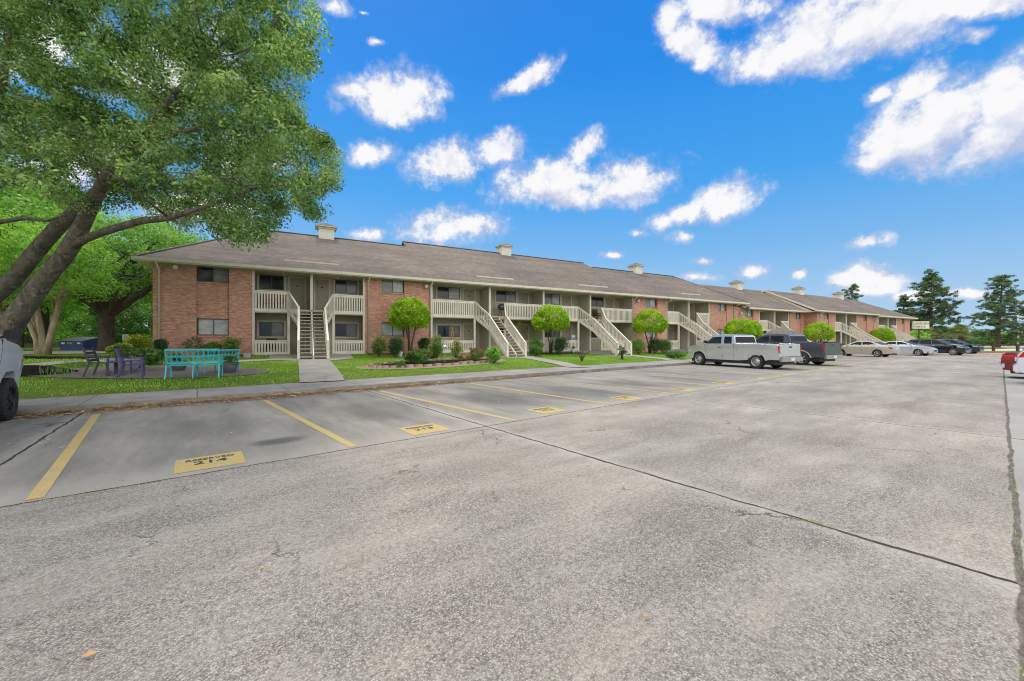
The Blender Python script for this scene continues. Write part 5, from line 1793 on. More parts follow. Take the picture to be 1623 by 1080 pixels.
v3 = vehicle('pickup_truck', 'white pickup with black wheels cut off by the left edge', 'pickup truck', pos, h, s, 'white_paint', 'black', 8)


def sedan():
    wb = 2.75; r = .325; ar = .385
    body = [(-1.02, .34), (-1.08, .62), (-1.02, .93), (-.9, 1.02), (-.45, 1.07), (-.3, 1.10), (.35, 1.38), (.7, 1.44), (1.1, 1.46), (1.55, 1.43), (2.42, 1.06), (2.6, 1.01), (3.2, .88), (3.52, .76), (3.68, .62), (3.72, .45), (3.64, .26)] \
        + arch(wb, r + .01, ar, .25) + [(2.2, .22), (.55, .22)] + arch(0, r + .01, ar, .26) + [(-.6, .28)]
    return dict(w=1.84, x0=-1.08, x1=3.72, xf=2.5, xr=.1, belt=1.02, tum=.34, cf=.26, cr=.2, wb=wb, r=r, tw=.2, rr=.68, bulge=.02, body=body,
                glass=[[(1.16, 1.07), (1.16, 1.37), (1.52, 1.355), (2.22, 1.07)], [(.06, 1.10), (.50, 1.35), (.78, 1.385), (1.09, 1.375), (1.09, 1.07), (.2, 1.08)]],
                seams=[((1.125, .30), (1.125, 1.05)), ((2.22, .40), (2.30, 1.0)), ((.42, .62), (.08, 1.05))], handles=[(1.2, .88), (.3, .92)], hm='chrome',
                glazing=[('windshield', (2.42, 1.06), (1.55, 1.43), 1), ('rear_window', (-.3, 1.10), (.35, 1.38), 1)],
                tail=[[(-1.05, .74), (-1.0, .90), (-.72, .93), (-.80, .78)]], head=[[(3.18, .70), (3.1, .84), (3.42, .76), (3.64, .62)]], mirror=(2.2, 1.0), mm='PAINT',
                boxes=[('licence_plate', 'white_plastic', (-1.10, -1.075, -.16, .16, .68, .80), 0), ('grille', 'black', (3.66, 3.73, -.38, .38, .42, .56), .01), ('bumper', 'PAINT', (-1.13, -.98, -.7, .7, .36, .60), .04)])


def suv():
    wb = 2.72; r = .36; ar = .425
    body = [(-.86, .42), (-.93, .62), (-.90, .98), (-.80, 1.14), (-.52, 1.54), (-.40, 1.60), (.4, 1.68), (.9, 1.69), (1.4, 1.64), (1.62, 1.58), (2.36, 1.14), (2.52, 1.10), (3.15, .98), (3.42, .86), (3.54, .66), (3.52, .34)] \
        + arch(wb, r + .01, ar, .32) + [(2.2, .28), (.55, .28)] + arch(0, r + .01, ar, .34) + [(-.6, .36)]
    return dict(w=1.88, x0=-.93, x1=3.54, xf=2.5, xr=.0, belt=1.08, tum=.26, cf=.24, cr=.16, wb=wb, r=r, tw=.22, rr=.68, bulge=.015, body=body,
                glass=[[(1.22, 1.13), (1.20, 1.56), (1.56, 1.50), (2.14, 1.13)], [(.24, 1.15), (.36, 1.57), (.8, 1.60), (1.13, 1.57), (1.15, 1.13)], [(-.42, 1.25), (-.2, 1.52), (.28, 1.56), (.16, 1.17)]],
                seams=[((1.18, .36), (1.18, 1.10)), ((2.2, .46), (2.26, 1.06)), ((.5, .62), (.22, 1.1))], handles=[(1.25, .95), (.32, .98)], hm='chrome',
                glazing=[('windshield', (2.36, 1.14), (1.62, 1.58), 1), ('rear_window', (-.80, 1.14), (-.52, 1.54), 1)],
                tail=[[(-.91, .92), (-.80, 1.12), (-.48, 1.10), (-.60, .96)]], head=[[(3.0, .82), (2.95, .94), (3.3, .88), (3.48, .74)]], mirror=(2.16, 1.08), mm='PAINT',
                boxes=[('licence_plate', 'white_plastic', (-.96, -.925, -.18, .18, .78, .90), 0), ('grille', 'black', (3.49, 3.56, -.42, .42, .5, .74), .01),
                       ('bumper', 'BUMP', (-1.0, -.82, -.76, .76, .40, .66), .04), ('roof_rail', 'black', (-.2, 1.3, .60, .63, 1.67, 1.70), 0), ('roof_rail', 'black', (-.2, 1.3, -.63, -.60, 1.67, 1.70), 0)])


def colour(s, paint, bump=None):
    s['boxes'] = [(n, {'PAINT': paint, 'BUMP': bump or paint}.get(m, m), b, v) for n, m, b, v in s['boxes']]
    if s.get('mm') == 'PAINT': s['mm'] = paint
    return s


NB = math.atan2(BN[1], BN[0])
# champagne sedan, nose in
fx = (at(1333, 38.3), 38.3)
rear = (fx[0] - BN[0] * 2.75, fx[1] - BN[1] * 2.75)
pos, h = place(rear, fx, 2.75, .82, 1)
vehicle('sedan', 'champagne sedan parked nose-in, nearest of the far parked cars', 'car', pos, h, colour(sedan(), 'gold_paint'), 'gold_paint', 'alu', 7)
fx = (at(1456, 38.6), 38.6)
rear = (fx[0] + BN[0] * 2.75, fx[1] + BN[1] * 2.75)
pos, h = place(rear, fx, 2.75, .82, -1)
vehicle('sedan', 'silver sedan backed in beside the champagne one, nose to the right', 'car', pos, h, colour(sedan(), 'bright_silver_paint'), 'bright_silver_paint', 'alu', 5)
fx = (at(1511, 39.6), 39.6)
rear = (fx[0] + BN[0] * 2.72, fx[1] + BN[1] * 2.72)
pos, h = place(rear, fx, 2.72, .84, -1)
vehicle('suv', 'midnight blue crossover backed in at the end of the row', 'car', pos, h, colour(suv(), 'navy_paint'), 'navy_paint', 'alu', 7)
fx = (at(1536, 44.6), 44.6)
rear = (fx[0] + BN[0] * 2.72, fx[1] + BN[1] * 2.72)
pos, h = place(rear, fx, 2.72, .84, -1)
vehicle('suv', 'farthest dark car, mostly hidden behind the midnight blue crossover', 'car', pos, h, colour(suv(), 'navy_paint'), 'navy_paint', 'alu', 5)
# two cars on the right, tails toward the lane
def right_car(label, s_rear, t_near, paint, bump, spec):
    ha = LA - PI / 2
    c = lot(s_rear + spec['x0'] * 1.0 , t_near + spec['w'] / 2)
    c = lot(s_rear - (-spec['x0']) , t_near + spec['w'] / 2)
    return vehicle('suv', label, 'car', c, ha, colour(spec, paint, bump), paint, 'alu', 5)
right_car('white car with its tail cut by the right edge', -.33, 21.6, 'white_paint', None, suv())
rs = sedan(); rs['boxes'][2] = ('bumper', 'BUMP', (-1.13, -.9, -.78, .78, .34, .66), .08); rs['tail'] = [[(-1.07, .72), (-1.04, .90), (-.62, .95), (-.72, .74)]]
right_car('dark red car with silver bumper, tail toward the lane at the right', .02, 24.9, 'red_paint', 'silver_paint', rs)

# ------------------------------------------------------------------ seating, left
def metal_bench(label, x, y, rot, mat='teal'):
    t = thing('garden_bench', label, 'bench', (x, y, gz(x, y)), rot, 'turquoise metal benches on the patio')
    w = .66; m = MB()
    for s in (-1, 1):
        m.beam((s * w, -.22, 0), (s * w, -.20, .62), .035, .05); m.beam((s * w, .36, 0), (s * w, .22, .42), .035, .05); m.beam((s * w, .22, .42), (s * w, .34, .92), .035, .05)
        m.beam((s * w, -.22, .63), (s * w, .27, .63), .06, .03); m.beam((s * w, -.22, .40), (s * w, .24, .42), .03, .05)
    m.beam((0, -.2, .0), (0, -.2, .40), .03, .04); m.beam((0, .33, 0), (0, .24, .42), .03, .04)
    m.build('frame', M[mat], t, bevel=.004)
    m = MB()
    for k in range(7): m.beam((-w, -.2 + k * .068, .425 - .002 * k), (w, -.2 + k * .068, .425 - .002 * k), .052, .02)
    m.build('seat', M[mat], t)
    m = MB()
    def bp(xx, f): return (xx, .235 + .11 * f, .46 + .44 * f)
    m.beam(bp(-w, 1), bp(w, 1), .03, .05); m.beam(bp(-w, .06), bp(w, .06), .03, .04)
    nx = 9; rx = .135; rf = .25
    for i in range(nx):
        xc = -w + .13 + i * (2 * w - .26) / (nx - 1)
        for j in range(2):
            fc = .30 + j * .44
            m.tube([bp(xc + rx * math.cos(a), fc + rf * math.sin(a)) for a in [2 * PI * k / 12 for k in range(13)]], .0105, 4)
    m.build('backrest', M[mat], t)
    return t


x, y, _ = gp(306, 600); metal_bench('nearer turquoise bench with patterned back toward the lawn', x, y + .1, PI + .46)
x, y, _ = gp(333, 593); bb = metal_bench('farther turquoise bench behind the first, turned sideways', x, y + .35, PI + 1.12); bb.scale = (.84, .84, .88)


def slat_chair(label, x, y, rot, mat='purple'):
    t = thing('patio_chair', label, 'chair', (x, y, gz(x, y)), rot, 'purple slatted patio chairs')
    w = .27; m = MB()
    for s in (-1, 1):
        m.beam((s * w, -.24, 0), (s * w, -.22, .62), .03, .045); m.beam((s * w, .34, 0), (s * w, .2, .42), .03, .045); m.beam((s * w, .2, .42), (s * w, .34, .90), .03, .045)
        m.beam((s * w, -.26, .63), (s * w, .27, .62), .055, .025)
    m.build('frame', M[mat], t, bevel=.003)
    m = MB()
    for k in range(6): m.beam((-w, -.2 + k * .08, .42), (w, -.2 + k * .08, .42), .06, .018)
    m.build('seat', M[mat], t)
    m = MB()
    for k in range(4):
        z = .50 + k * .115; m.beam((-w, .225 + .034 * k, z), (w, .225 + .034 * k, z), .022, .07)
    m.build('backrest', M[mat], t)
    return t


x, y, _ = gp(152, 598); slat_chair('left one of the two purple slatted patio chairs', x, y + .2, 2.0, 'dark_purple')
x, y, _ = gp(200, 601); slat_chair('right one of the two purple slatted patio chairs', x + .05, y + .15, 2.25, 'purple')
x, y, _ = gp(176, 597)
t = thing('side_table', 'small purple side table between the purple chairs', 'table', (x, y + .25, gz(x, y)), .3)
m = MB()
for k in range(5): m.beam((-.24, -.2 + k * .1, .44), (.24, -.2 + k * .1, .44), .085, .018)
m.build('table_top', M['purple'], t)
for sx in (-1, 1):
    for sy in (-1, 1): MB().beam((sx * .21, sy * .19, 0), (sx * .21, sy * .19, .43), .03, .03).build('leg', M['purple'], t)


def pot(label, x, y, r, h, mat='pot', plant=None, band=True):
    t = thing('planter', label, 'planter', (x, y, gz(x, y)))
    pr = [(0, 0), (r * .55, 0), (r * .62, .02), (r * .80, h * .35), (r * .97, h * .78), (r * .95, h * .82), (r * 1.08, h * .85), (r * 1.1, h), (r * .98, h), (r * .95, h * .9), (0, h * .9)]
    MB().lathe(pr, 28).build('pot', M[mat], t, smooth=True, sharp=40)
    if plant:
        C = ell_points(14, (0, 0, h + r * .45), (r * .8, r * .8, r * .5), .2)
        leaves('plant', C, np.full(len(C), r * .3), 40, .03, M[plant], t)
    return t


x, y, _ = gp(363, 591.5); pot('round dark grey pot with small seedling right of the benches', x, y, .28, .36, 'pot', 'shrub_leaf')
x, y, _ = gp(283, 588); pot('dark pot standing behind the nearer turquoise bench', x, y, .27, .36, 'pot', 'shrub_leaf')
x, y, _ = gp(197, 590); pot('pale concrete planter behind the purple chairs', x, y, .46, .48, 'concrete_pot', 'dark_leaf')
x, y, _ = gp(910, 563); pot('white flower pot by the porch railing of the third porch', bw(pu(909, .2), .2)[0], bw(pu(909, .2), .2)[1], .17, .34, 'white_plastic', 'shrub_leaf')
# dumpster
x, y, z = gp(127, 555)
t = thing('dumpster', 'blue steel dumpster with ribbed grey lids', 'dumpster', (x, y, z), .06)
t.scale = (.68, .68, .68)
w = 1.22; dp = .85
m = MB()
m.add([(-w, -dp, 0), (w, -dp, 0), (w, dp, 0), (-w, dp, 0), (-w - .02, -dp - .08, .95), (w + .02, -dp - .08, .95), (w + .02, dp, 1.35), (-w - .02, dp, 1.35)],
      [(3, 2, 1, 0), (0, 1, 5, 4), (1, 2, 6, 5), (2, 3, 7, 6), (3, 0, 4, 7), (4, 5, 6, 7)])
for k in (-1, 1): m.box(k * w - .05, k * w + .05, -dp - .12, dp + .02, .45, .58)
m.build('body', M['blue_steel'], t, bevel=.015)
for a_, b_ in ((-w, -.02), (.02, w)):
    q = MB(); q.beam(((a_ + b_) / 2, -dp - .14, 1.0), ((a_ + b_) / 2, dp + .03, 1.42), b_ - a_, .03)
    for k in range(5):
        xx = a_ + (b_ - a_) * (k + .5) / 5; q.beam((xx, -dp - .14, 1.025), (xx, dp + .03, 1.445), .10, .05)
    q.build('lid', M['galv'], t)
for a_, b_, mt in ((-1.0, -.66, 'white_plastic'), (-.45, .1, 'lime_leaf'), (.62, .92, 'white_plastic')):
    MB().box(a_, b_, -dp - .085, -dp - .07, .66, .84).build('decal', M[mt], t)
# fence behind the dumpster
t = thing('wooden_fence', 'weathered grey board fence behind the dumpster', 'fence', (at(-60, 40), 40, .75), 0)
L = at(152, 40) - at(-60, 40)
MB().box(0, L, 0, .03, 0, 1.55).build('boards', M['grey_wood'], t)
m = MB(); m.box(0, L, -.05, -.005, .35, .45); m.box(0, L, -.05, -.005, 1.2, 1.3); m.build('rail', M['grey_wood'], t)
for k in range(6): MB().box(L * k / 5 - .05, L * k / 5 + .05, -.15, -.052, -.1, 1.6).build('post', M['grey_wood'], t)
x, y, z = gp(199, 560)
t = thing('small_sign', 'small white notice board beside the dark oak trunk', 'sign', (at(199, 31), 31, gz(at(199, 31), 31)))
MB().box(-.25, .25, -.01, .01, .75, 1.25).build('board', M['white_plastic'], t); MB().box(-.02, .02, .012, .05, -.1, 1.2).build('post', M['galv'], t)

# ------------------------------------------------------------------ things on the porches
F2 = E1 - 2.3; F1 = E1 - 4.95
def onb(u, o): p = pu(u, o); return bw(p, o)
def porch_chair(label, u, o, z, mat, rot=0.):
    x, y = onb(u, o); t = thing('porch_chair', label, 'chair', (x, y, z), BA + rot)
    m = MB(); m.box(-.28, .28, -.26, .26, .36, .44); m.build('seat', M[mat], t, bevel=.02)
    m = MB(); m.beam((0, .25, .42), (0, .36, .98), .56, .06); m.build('backrest', M[mat], t, bevel=.02)
    for sx in (-1, 1):
        MB().box(sx * .30 - .03, sx * .30 + .03, -.26, .28, .58, .63).build('armrest', M[mat], t)
        for sy in (-1, 1): MB().box(sx * .25 - .025, sx * .25 + .025, sy * .22 - .025, sy * .22 + .025, 0, .36).build('leg', M['black'], t)
porch_chair('rust red chair behind the upper left balcony railing', 424, 1.5, F2, 'rust_red')
porch_chair('second rust red chair nearer the stairs on the upper left balcony', 443, 1.5, F2, 'rust_red')
porch_chair('dark wicker chair on the balcony above the third stairs', 947, 1.6, F2, 'brown_wicker')
porch_chair('brown chair in the dark porch under the left balcony', 430, 1.4, F1, 'brown_wicker')
x, y = onb(795, 1.5)
t = thing('barbecue_grill', 'dark covered barbecue on the balcony over the second stairs', 'grill', (x, y, F2), BA)
MB().lathe([(0, 1.0), (.16, .98), (.30, .86), (.33, .74), (.30, .62), (.16, .52), (0, .50)], 20).build('kettle', M['steel_grey_paint'], t, smooth=True)
m = MB()
for k in range(3):
    a = 2 * PI * k / 3; m.tube([(.15 * math.cos(a), .15 * math.sin(a), .55), (.32 * math.cos(a), .32 * math.sin(a), 0)], .015, 6)
m.build('legs', M['black'], t); MB().box(.30, .62, -.16, .16, .70, .73).build('shelf', M['black'], t)
x, y = onb(824, 1.95)
tg = MB().lathe([(0, -.03), (.10, -.03), (.22, -.015), (.24, .01), (0, .02)], 24, (0, 0, 0), 'y').build('wall_plaque', M['yellow_enamel'], None, (x, y, H + (CY - 512) / F * y), BA, smooth=True)
tag(tg, 'round yellow plaque hanging under the second balcony', 'plaque')
x, y = onb(717, 1.3)
t = thing('garden_easel', 'orange-yellow wooden stand on the porch behind the rose bushes', 'stand', (x, y, F1), BA)
m = MB(); m.beam((-.2, 0, 0), (0, 0, 1.9), .05, .04); m.beam((.2, 0, 0), (0, 0, 1.9), .05, .04); m.box(-.18, .18, -.03, .03, .6, .65); m.build('frame', M['orange_wood'], t)
MB().beam((0, .35, 0), (0, .03, 1.8), .04, .04).build('leg', M['orange_wood'], t)
x, y = onb(909, 1.0)
t = thing('hanging_banner', 'small blue and white banner hanging on the third porch', 'banner', (x, y, 0), BA)
MB().box(-.16, .16, -.01, .01, 1.45, 1.95).build('cloth', M['white_plastic'], t); MB().box(-.12, .12, -.014, -.0105, 1.55, 1.75).build('blue_panel', mk('blue_cloth', (.10, .22, .55), .8), t)
# solar garden lamp and white ornaments in the bed
x, y, z = gp(705, 576)
t = thing('garden_lamp', 'white solar lamp on a thin stake in the flower bed', 'lamp', (x, y, z))
MB().tube([(0, 0, -.1), (0, 0, .72)], .012, 6).build('stake', M['galv'], t)
MB().lathe([(0, .92), (.10, .86), (.13, .80), (.07, .78), (.06, .70), (0, .68)], 14).build('lamp_head', M['white_plastic'], t, smooth=True)
for lb, u, v, r in (('white garden ornament by the wall under the lower window', 634, 566, .17), ('small white ball ornament left of the orange-flowered bush', 659, 567, .10)):
    x, y, z = gp(u, v)
    m = MB(); m.lathe([(0, 0), (r * .7, .0), (r * .5, r * .5), (r, r * 1.3), (r * .8, r * 2.1), (0, r * 2.5)], 14)
    tag(m.build('garden_ornament', M['white_plastic'], None, (x, y, z), smooth=True), lb, 'ornament')
# utility boxes in the bay by the left corner
x, y, z = gp(392, 568)
tag(MB().box(-.16, .16, -.1, .1, 0, .26).build('garden_ornament', M['concrete_pot'], None, (x, y, z), BA, bevel=.04), 'low grey stone block at the foot of the wall left of the porch', 'stone')

# ------------------------------------------------------------------ small shingled kiosk before the fifth stairs
x, y = at(1240, 33.5), 33.5
t = thing('mail_kiosk', 'small shingled hip roof of a mailbox kiosk above the grey pickup', 'kiosk', (x, y, gz(x, y)), BA)
zt = H + (CY - 530.5) / F * y - gz(x, y)
m = MB(); a, b = 1.35, .9
m.add([(-a, -b, zt), (a, -b, zt), (a, b, zt), (-a, b, zt), (-.45, 0, zt + .58), (.45, 0, zt + .58)], [(0, 1, 5, 4), (1, 2, 5), (2, 3, 4, 5), (3, 0, 4), (3, 2, 1, 0)])
rf = m.build('roof', M['shingle'], t); MB().box(-a, a, -b, b, zt - .14, zt - .003).build('fascia', M['trim'], rf)
for sx in (-1, 1):
    for sy in (-1, 1): MB().box(sx * 1.1 - .06, sx * 1.1 + .06, sy * .65 - .06, sy * .65 + .06, -.1, zt - .142).build('post', M['post'], t)
MB().box(-.9, .9, -.2, .25, .5, 1.6).build('mailboxes', M['galv'], t, bevel=.01)

# ------------------------------------------------------------------ far right: rail fence, sign, pole, gate
xa = at(1500, 50.5)
t = thing('rail_fence', 'low dark brown two-rail fence beyond the red kerb', 'fence', (xa, 50.5, .1))
for k in range(9): MB().box(k * 3.12 - .30 + 0, k * 3.12 - .06, -.1, .1, -.1, .92).build('post', M['brown_wood'], t, bevel=.01)
for zz_ in (.36, .76):
    MB().box(-.3, 25.2, .11, .16, zz_, zz_ + .12).build('rail', M['brown_wood'], t)
ys = 62.
t = thing('property_sign', 'cream sign board on a post reading LAKEVIEW POINTE', 'sign', (at(1458.5, ys), ys, 0), .0)
zb_, zt_ = H + (CY - 521.5) / F * ys, H + (CY - 509.5) / F * ys
wl, wr = at(1445.5, ys) - at(1458.5, ys), at(1472.5, ys) - at(1458.5, ys)
MB().box(wl, wr, -.06, .06, zb_, zt_).build('board', M['white_frame'], t, bevel=.01)
MB().box(wl + .07, wr - .07, -.068, -.062, zb_ + .07, zt_ - .07).build('sign_face', M['sign_face'], t)
MB().box(-.32, -.10, -.05, .05, 0, zb_ - .001).build('post', M['brown_wood'], t)
hh = zt_ - zb_
text_mesh('LAKEVIEW', hh * .40, M['sign_letter'], 'lettering', (wl + .14, -.075, zb_ + hh * .56), (PI / 2, 0, 0), t, 1.22, 'LEFT')
text_mesh('POINTE', hh * .40, M['sign_letter'], 'lettering', (wl + .14, -.075, zb_ + hh * .14), (PI / 2, 0, 0), t, 1.16, 'LEFT')
ys = 88.
t = thing('utility_pole', 'grey utility pole with a dark box near the right edge', 'pole', (at(1613.5, ys), ys, 0))
MB().tube([(0, 0, -.2), (0, 0, 7.2)], [.17, .12], 10).build('pole', M['galv'], t, smooth=True)
MB().box(-.75, -.2, -.3, .3, 2.6, 3.4).build('box', M['black'], t, bevel=.03)
MB().box(-.9, .9, -.06, .06, 6.6, 6.75).build('crossarm', M['galv'], t)
ys = 113.
t = thing('gate_frame', 'white pipe gate frame across the far road', 'gate', (at(1550, ys), ys, 0))
m = MB(); Lg = at(1567, ys) - at(1550, ys)
m.box(0, .22, -.1, .1, 0, 2.3); m.box(.22, Lg, -.08, .08, 2.1, 2.3); m.build('frame', M['white_frame'], t)
MB().box(-.0, .2, .2, .3, 0, .3).build('foot', M['galv'], t)
ys = 122.
t = thing('far_building', 'pale blue-grey building far across the road', 'building', (at(1536, ys), ys, 0))
MB().box(-2.6, 4.6, 0, 6, 0, 3.0).build('wall', M['galv'], t); MB().box(-2.8, 4.8, -.2, 6.2, 3.001, 3.3).build('roof', M['white_frame'], t)
ys = 116.
t = thing('far_building', 'grey-blue shed behind the utility pole at the right edge', 'building', (at(1607, ys), ys, 0))
MB().box(-3.5, 6, 0, 5, 0, 3.8).build('wall', mk('blue_grey_wall', (.20, .27, .33), .8), t); MB().box(-3.7, 6.2, -.2, 5.2, 3.801, 4.1).build('roof', M['galv'], t)
# ------------------------------------------------------------------ sky, sun, camera
world = bpy.data.worlds.new('World'); scene.world = world; world.use_nodes = True
nt = world.node_tree; nt.nodes.clear(); g = NT(nt)
outw = nt.nodes.new('ShaderNodeOutputWorld'); bg = nt.nodes.new('ShaderNodeBackground'); nt.links.new(bg.outputs[0], outw.inputs[0])
SUN_EL, SUN_AZ = R(58), R(-28)          # azimuth from +Y, clockwise: behind the building, left
sky = nt.nodes.new('ShaderNodeTexSky'); sky.sky_type = 'NISHITA'; sky.sun_disc = False
sky.sun_elevation = SUN_EL; sky.sun_rotation = SUN_AZ; sky.altitude = 100; sky.air_density = 1.0; sky.dust_density = .6; sky.ozone_density = 2.2
tc = nt.nodes.new('ShaderNodeTexCoord'); D = tc.outputs['Generated']
sp = nt.nodes.new('ShaderNodeSeparateXYZ'); nt.links.new(D, sp.inputs[0])
az = g.math('ARCTAN2', sp.outputs[0], sp.outputs[1]); el = g.math('ARCSINE', sp.outputs[2])
v2 = nt.nodes.new('ShaderNodeCombineXYZ'); nt.links.new(az, v2.inputs[0]); nt.links.new(el, v2.inputs[1])


def azel(u, v):
    x, y, z = u - CX, F, CY - v
    n = math.sqrt(x * x + y * y + z * z)
    return math.atan2(x, y), math.asin(z / n)


CLOUDS = [  # where each cumulus stands in the sky: (u, v, half width, half height, tilt deg, weight)
    (628, 152, 82, 48, 8, 1), (562, 150, 34, 16, 0, 1), (640, 175, 60, 30, 0, 1),
    (700, 262, 60, 38, 8, 1), (788, 240, 58, 27, 10, 1),
    (872, 288, 98, 46, 5, 1), (990, 288, 92, 42, 4, 1), (922, 236, 40, 26, 40, 1), (915, 312, 70, 24, 0, 1),
    (712, 364, 82, 32, 0, 1), (585, 246, 44, 22, 0, 1), (838, 120, 62, 22, 24, .92),
    (532, 14, 36, 22, 0, 1), (597, 72, 22, 10, 0, .8), (575, 20, 10, 6, 0, .8),
    (1062, 30, 28, 42, 0, .95), (1092, 72, 48, 34, -25, .97), (1145, 14, 80, 32, 0, 1), (1100, 100, 18, 26, 0, .85),
    (1295, 60, 130, 62, 20, 1), (1400, 30, 190, 62, 10, 1), (1215, 92, 90, 36, 15, 1), (1550, 5, 130, 34, 8, 1), (1545, 55, 50, 18, 0, .85),
    (1500, 195, 150, 84, 6, 1), (1590, 170, 120, 96, 8, 1), (1425, 212, 92, 58, 10, 1), (1455, 130, 62, 34, 20, .9), (1385, 150, 26, 20, 30, .8),
    (1152, 318, 62, 33, 22, 1), (1078, 346, 50, 20, 12, .95), (1085, 375, 28, 12, 0, .8), (1015, 372, 20, 9, 0, .8),
    (1375, 386, 46, 13, 12, .9), (1378, 441, 66, 27, 0, 1), (1440, 468, 50, 13, 0, .9), (1190, 436, 34, 15, 0, .9), (1120, 415, 24, 11, 0, .85),
    (1270, 437, 20, 10, 0, .85), (975, 408, 22, 9, 0, .85), (580, 372, 34, 15, 0, .95), (1110, 440, 60, 12, 0, .8), (1530, 470, 80, 12, 0, .7), (1240, 470, 60, 9, 0, .7),
    (270, 100, 140, 70, 10, 1), (120, 250, 110, 60, 0, 1), (60, 60, 90, 60, 0, 1), (400, 250, 70, 40, 0, 1), (330, 330, 120, 30, 0, .9),
    (1850, 120, 160, 100, 0, 1), (1800, 330, 100, 60, 0, 1), (900, -260, 260, 110, 10, 1), (450, -240, 180, 100, 0, 1), (1500, -300, 260, 120, 0, 1)]
wob = g.noise(D, 7.0, 5, .6, col=True)
sb = nt.nodes.new('ShaderNodeVectorMath'); sb.operation = 'SUBTRACT'; nt.links.new(wob, sb.inputs[0]); sb.inputs[1].default_value = (.5, .5, .5)
ad = nt.nodes.new('ShaderNodeVectorMath'); ad.operation = 'ADD'; nt.links.new(v2.outputs[0], ad.inputs[0]); nt.links.new(g.scale(sb.outputs[0], (.075, .055, 0)), ad.inputs[1])


def blob_field(vec, minr=0):
    acc = None
    for u, v, ru, rv, tilt, wgt in CLOUDS:
        if minr and (ru < minr or v < -50 or u > 1650 or u < 480): continue
        a, e = azel(u, v); a2, e2 = azel(u + ru, v); a3, e3 = azel(u, v - rv)
        ra = max(.008, math.hypot(a2 - a, e2 - e)); re = max(.006, math.hypot(a3 - a, e3 - e))
        skew = math.atan2(e2 - e, a2 - a)
        mp = nt.nodes.new('ShaderNodeMapping'); mp.vector_type = 'TEXTURE'; nt.links.new(vec, mp.inputs[0])
        mp.inputs['Location'].default_value = (a, e, 0); mp.inputs['Rotation'].default_value = (0, 0, R(tilt) + skew); mp.inputs['Scale'].default_value = (ra * 1.05, re * 1.05, 1)
        ln = nt.nodes.new('ShaderNodeVectorMath'); ln.operation = 'LENGTH'; nt.links.new(mp.outputs[0], ln.inputs[0])
        f = g.math('SUBTRACT', wgt, ln.outputs['Value'])
        acc = f if acc is None else g.math('SMOOTH_MAX', acc, f, .12)
    return acc


fld = blob_field(ad.outputs[0])
n1 = g.noise(D, 13.0, 10, .66); n2 = g.noise(D, 46.0, 6, .7)
fl = g.math('ADD', fld, g.math('MULTIPLY', g.math('SUBTRACT', n1, .5), 2.1))
fl = g.math('ADD', fl, g.math('MULTIPLY', g.math('SUBTRACT', n2, .5), .42))
mask = g.ss(fl, -.20, .62)
upv = nt.nodes.new('ShaderNodeVectorMath'); upv.operation = 'ADD'; nt.links.new(ad.outputs[0], upv.inputs[0]); upv.inputs[1].default_value = (-.012, .042, 0)
under = g.math('SUBTRACT', blob_field(upv.outputs[0], 88), fld)      # > 0 towards a cloud's base
# unseen broken cloud added overhead and behind the viewer as soft fill light
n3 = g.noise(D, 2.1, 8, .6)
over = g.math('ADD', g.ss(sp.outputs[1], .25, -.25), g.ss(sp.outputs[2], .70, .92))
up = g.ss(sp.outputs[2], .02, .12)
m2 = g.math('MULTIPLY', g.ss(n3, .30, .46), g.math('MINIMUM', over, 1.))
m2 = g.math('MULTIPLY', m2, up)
mask = g.math('MAXIMUM', mask, m2)
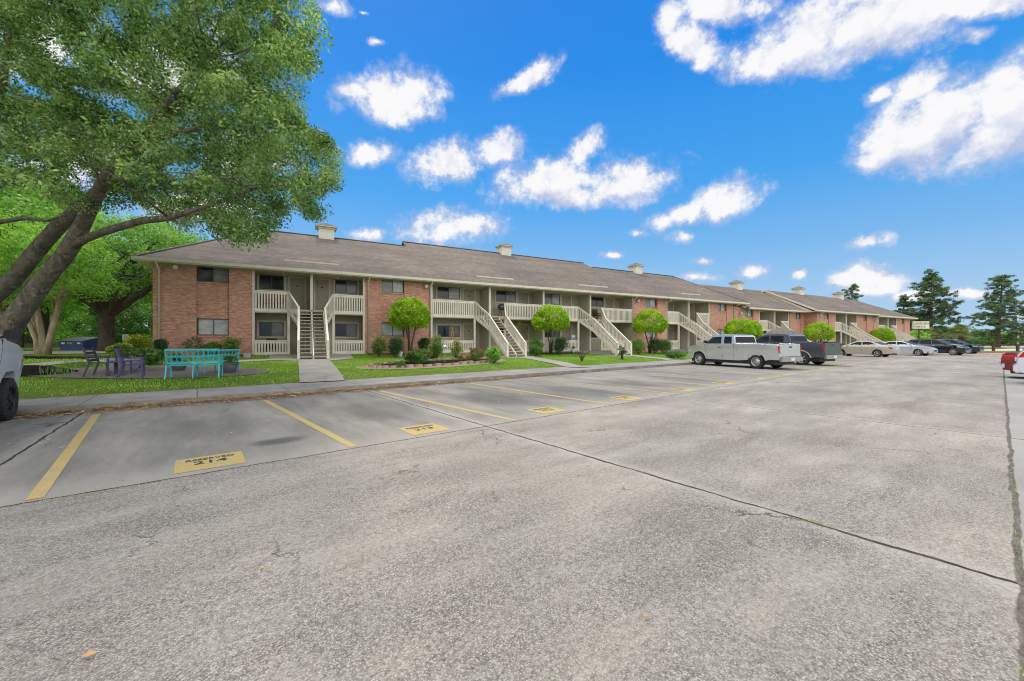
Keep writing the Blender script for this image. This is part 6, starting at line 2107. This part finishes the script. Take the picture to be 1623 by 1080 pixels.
# cloud light: bright tops, lilac-grey bases and thin edges
shift = nt.nodes.new('ShaderNodeVectorMath'); shift.operation = 'ADD'; nt.links.new(D, shift.inputs[0]); shift.inputs[1].default_value = (-.010, 0, .022)
n1b = g.noise(shift.outputs[0], 13.0, 6, .6)
sh = g.math('ADD', g.math('MULTIPLY', g.math('SUBTRACT', n1, n1b), 1.9), g.math('MULTIPLY', g.ss(fl, .05, .6), .34))
sh = g.math('SUBTRACT', sh, g.math('MULTIPLY', g.map(under, -.25, .45, -.25, .30), g.ss(fl, .1, .6)))
ccol = g.ramp(sh, [(.0, (3.9, 4.25, 5.6)), (.26, (5.2, 5.45, 6.3)), (.58, (6.75, 6.75, 6.85))])
# clear air: the sky model, deepened as the photograph shows it
grad = g.ramp(el, [(.0, (3.1, 4.6, 6.0)), (.09, (2.5, 4.15, 6.05)), (.2, (1.35, 3.4, 6.1)), (.35, (.35, 2.6, 6.2)), (.6, (.0, 1.8, 5.9)), (.95, (.0, 1.2, 5.0))])
clear = g.mix(.90, sky.outputs[0], grad)
ccol = g.mix(g.math('MINIMUM', over, 1.), ccol, (14.7, 14.5, 14.2))  # added out-of-view cloud, far brighter than the visible ones, lifts the shaded facade
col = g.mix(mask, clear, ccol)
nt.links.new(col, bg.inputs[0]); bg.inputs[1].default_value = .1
world.cycles.sampling_method = 'MANUAL'; world.cycles.sample_map_resolution = 512

sd = bpy.data.lights.new('sun', 'SUN'); sd.energy = 1.5; sd.angle = R(11); sd.color = (1, .93, .81)
so = bpy.data.objects.new('sun', sd); COL.objects.link(so)
dirv = Vector((math.sin(SUN_AZ) * math.cos(SUN_EL), math.cos(SUN_AZ) * math.cos(SUN_EL), math.sin(SUN_EL)))
so.rotation_euler = dirv.to_track_quat('Z', 'Y').to_euler(); so.location = dirv * 60

cam = bpy.data.cameras.new('camera'); co = bpy.data.objects.new('camera', cam); COL.objects.link(co)
cam.sensor_width = 36; cam.lens = F / 1623 * 36; cam.clip_end = 3000; cam.clip_start = .05
co.location = (0, 0, H); co.rotation_euler = (PI / 2, 0, 0)
scene.camera = co
scene.view_settings.view_transform = 'Standard'; scene.view_settings.look = 'None'; scene.view_settings.exposure = .50; scene.view_settings.gamma = 1
scene.cycles.max_bounces = 6; scene.cycles.diffuse_bounces = 3; scene.cycles.transparent_max_bounces = 4
scene.cycles.use_denoising = True
scene.cycles.pixel_filter_type = 'BLACKMAN_HARRIS'; scene.cycles.filter_width = 1.05
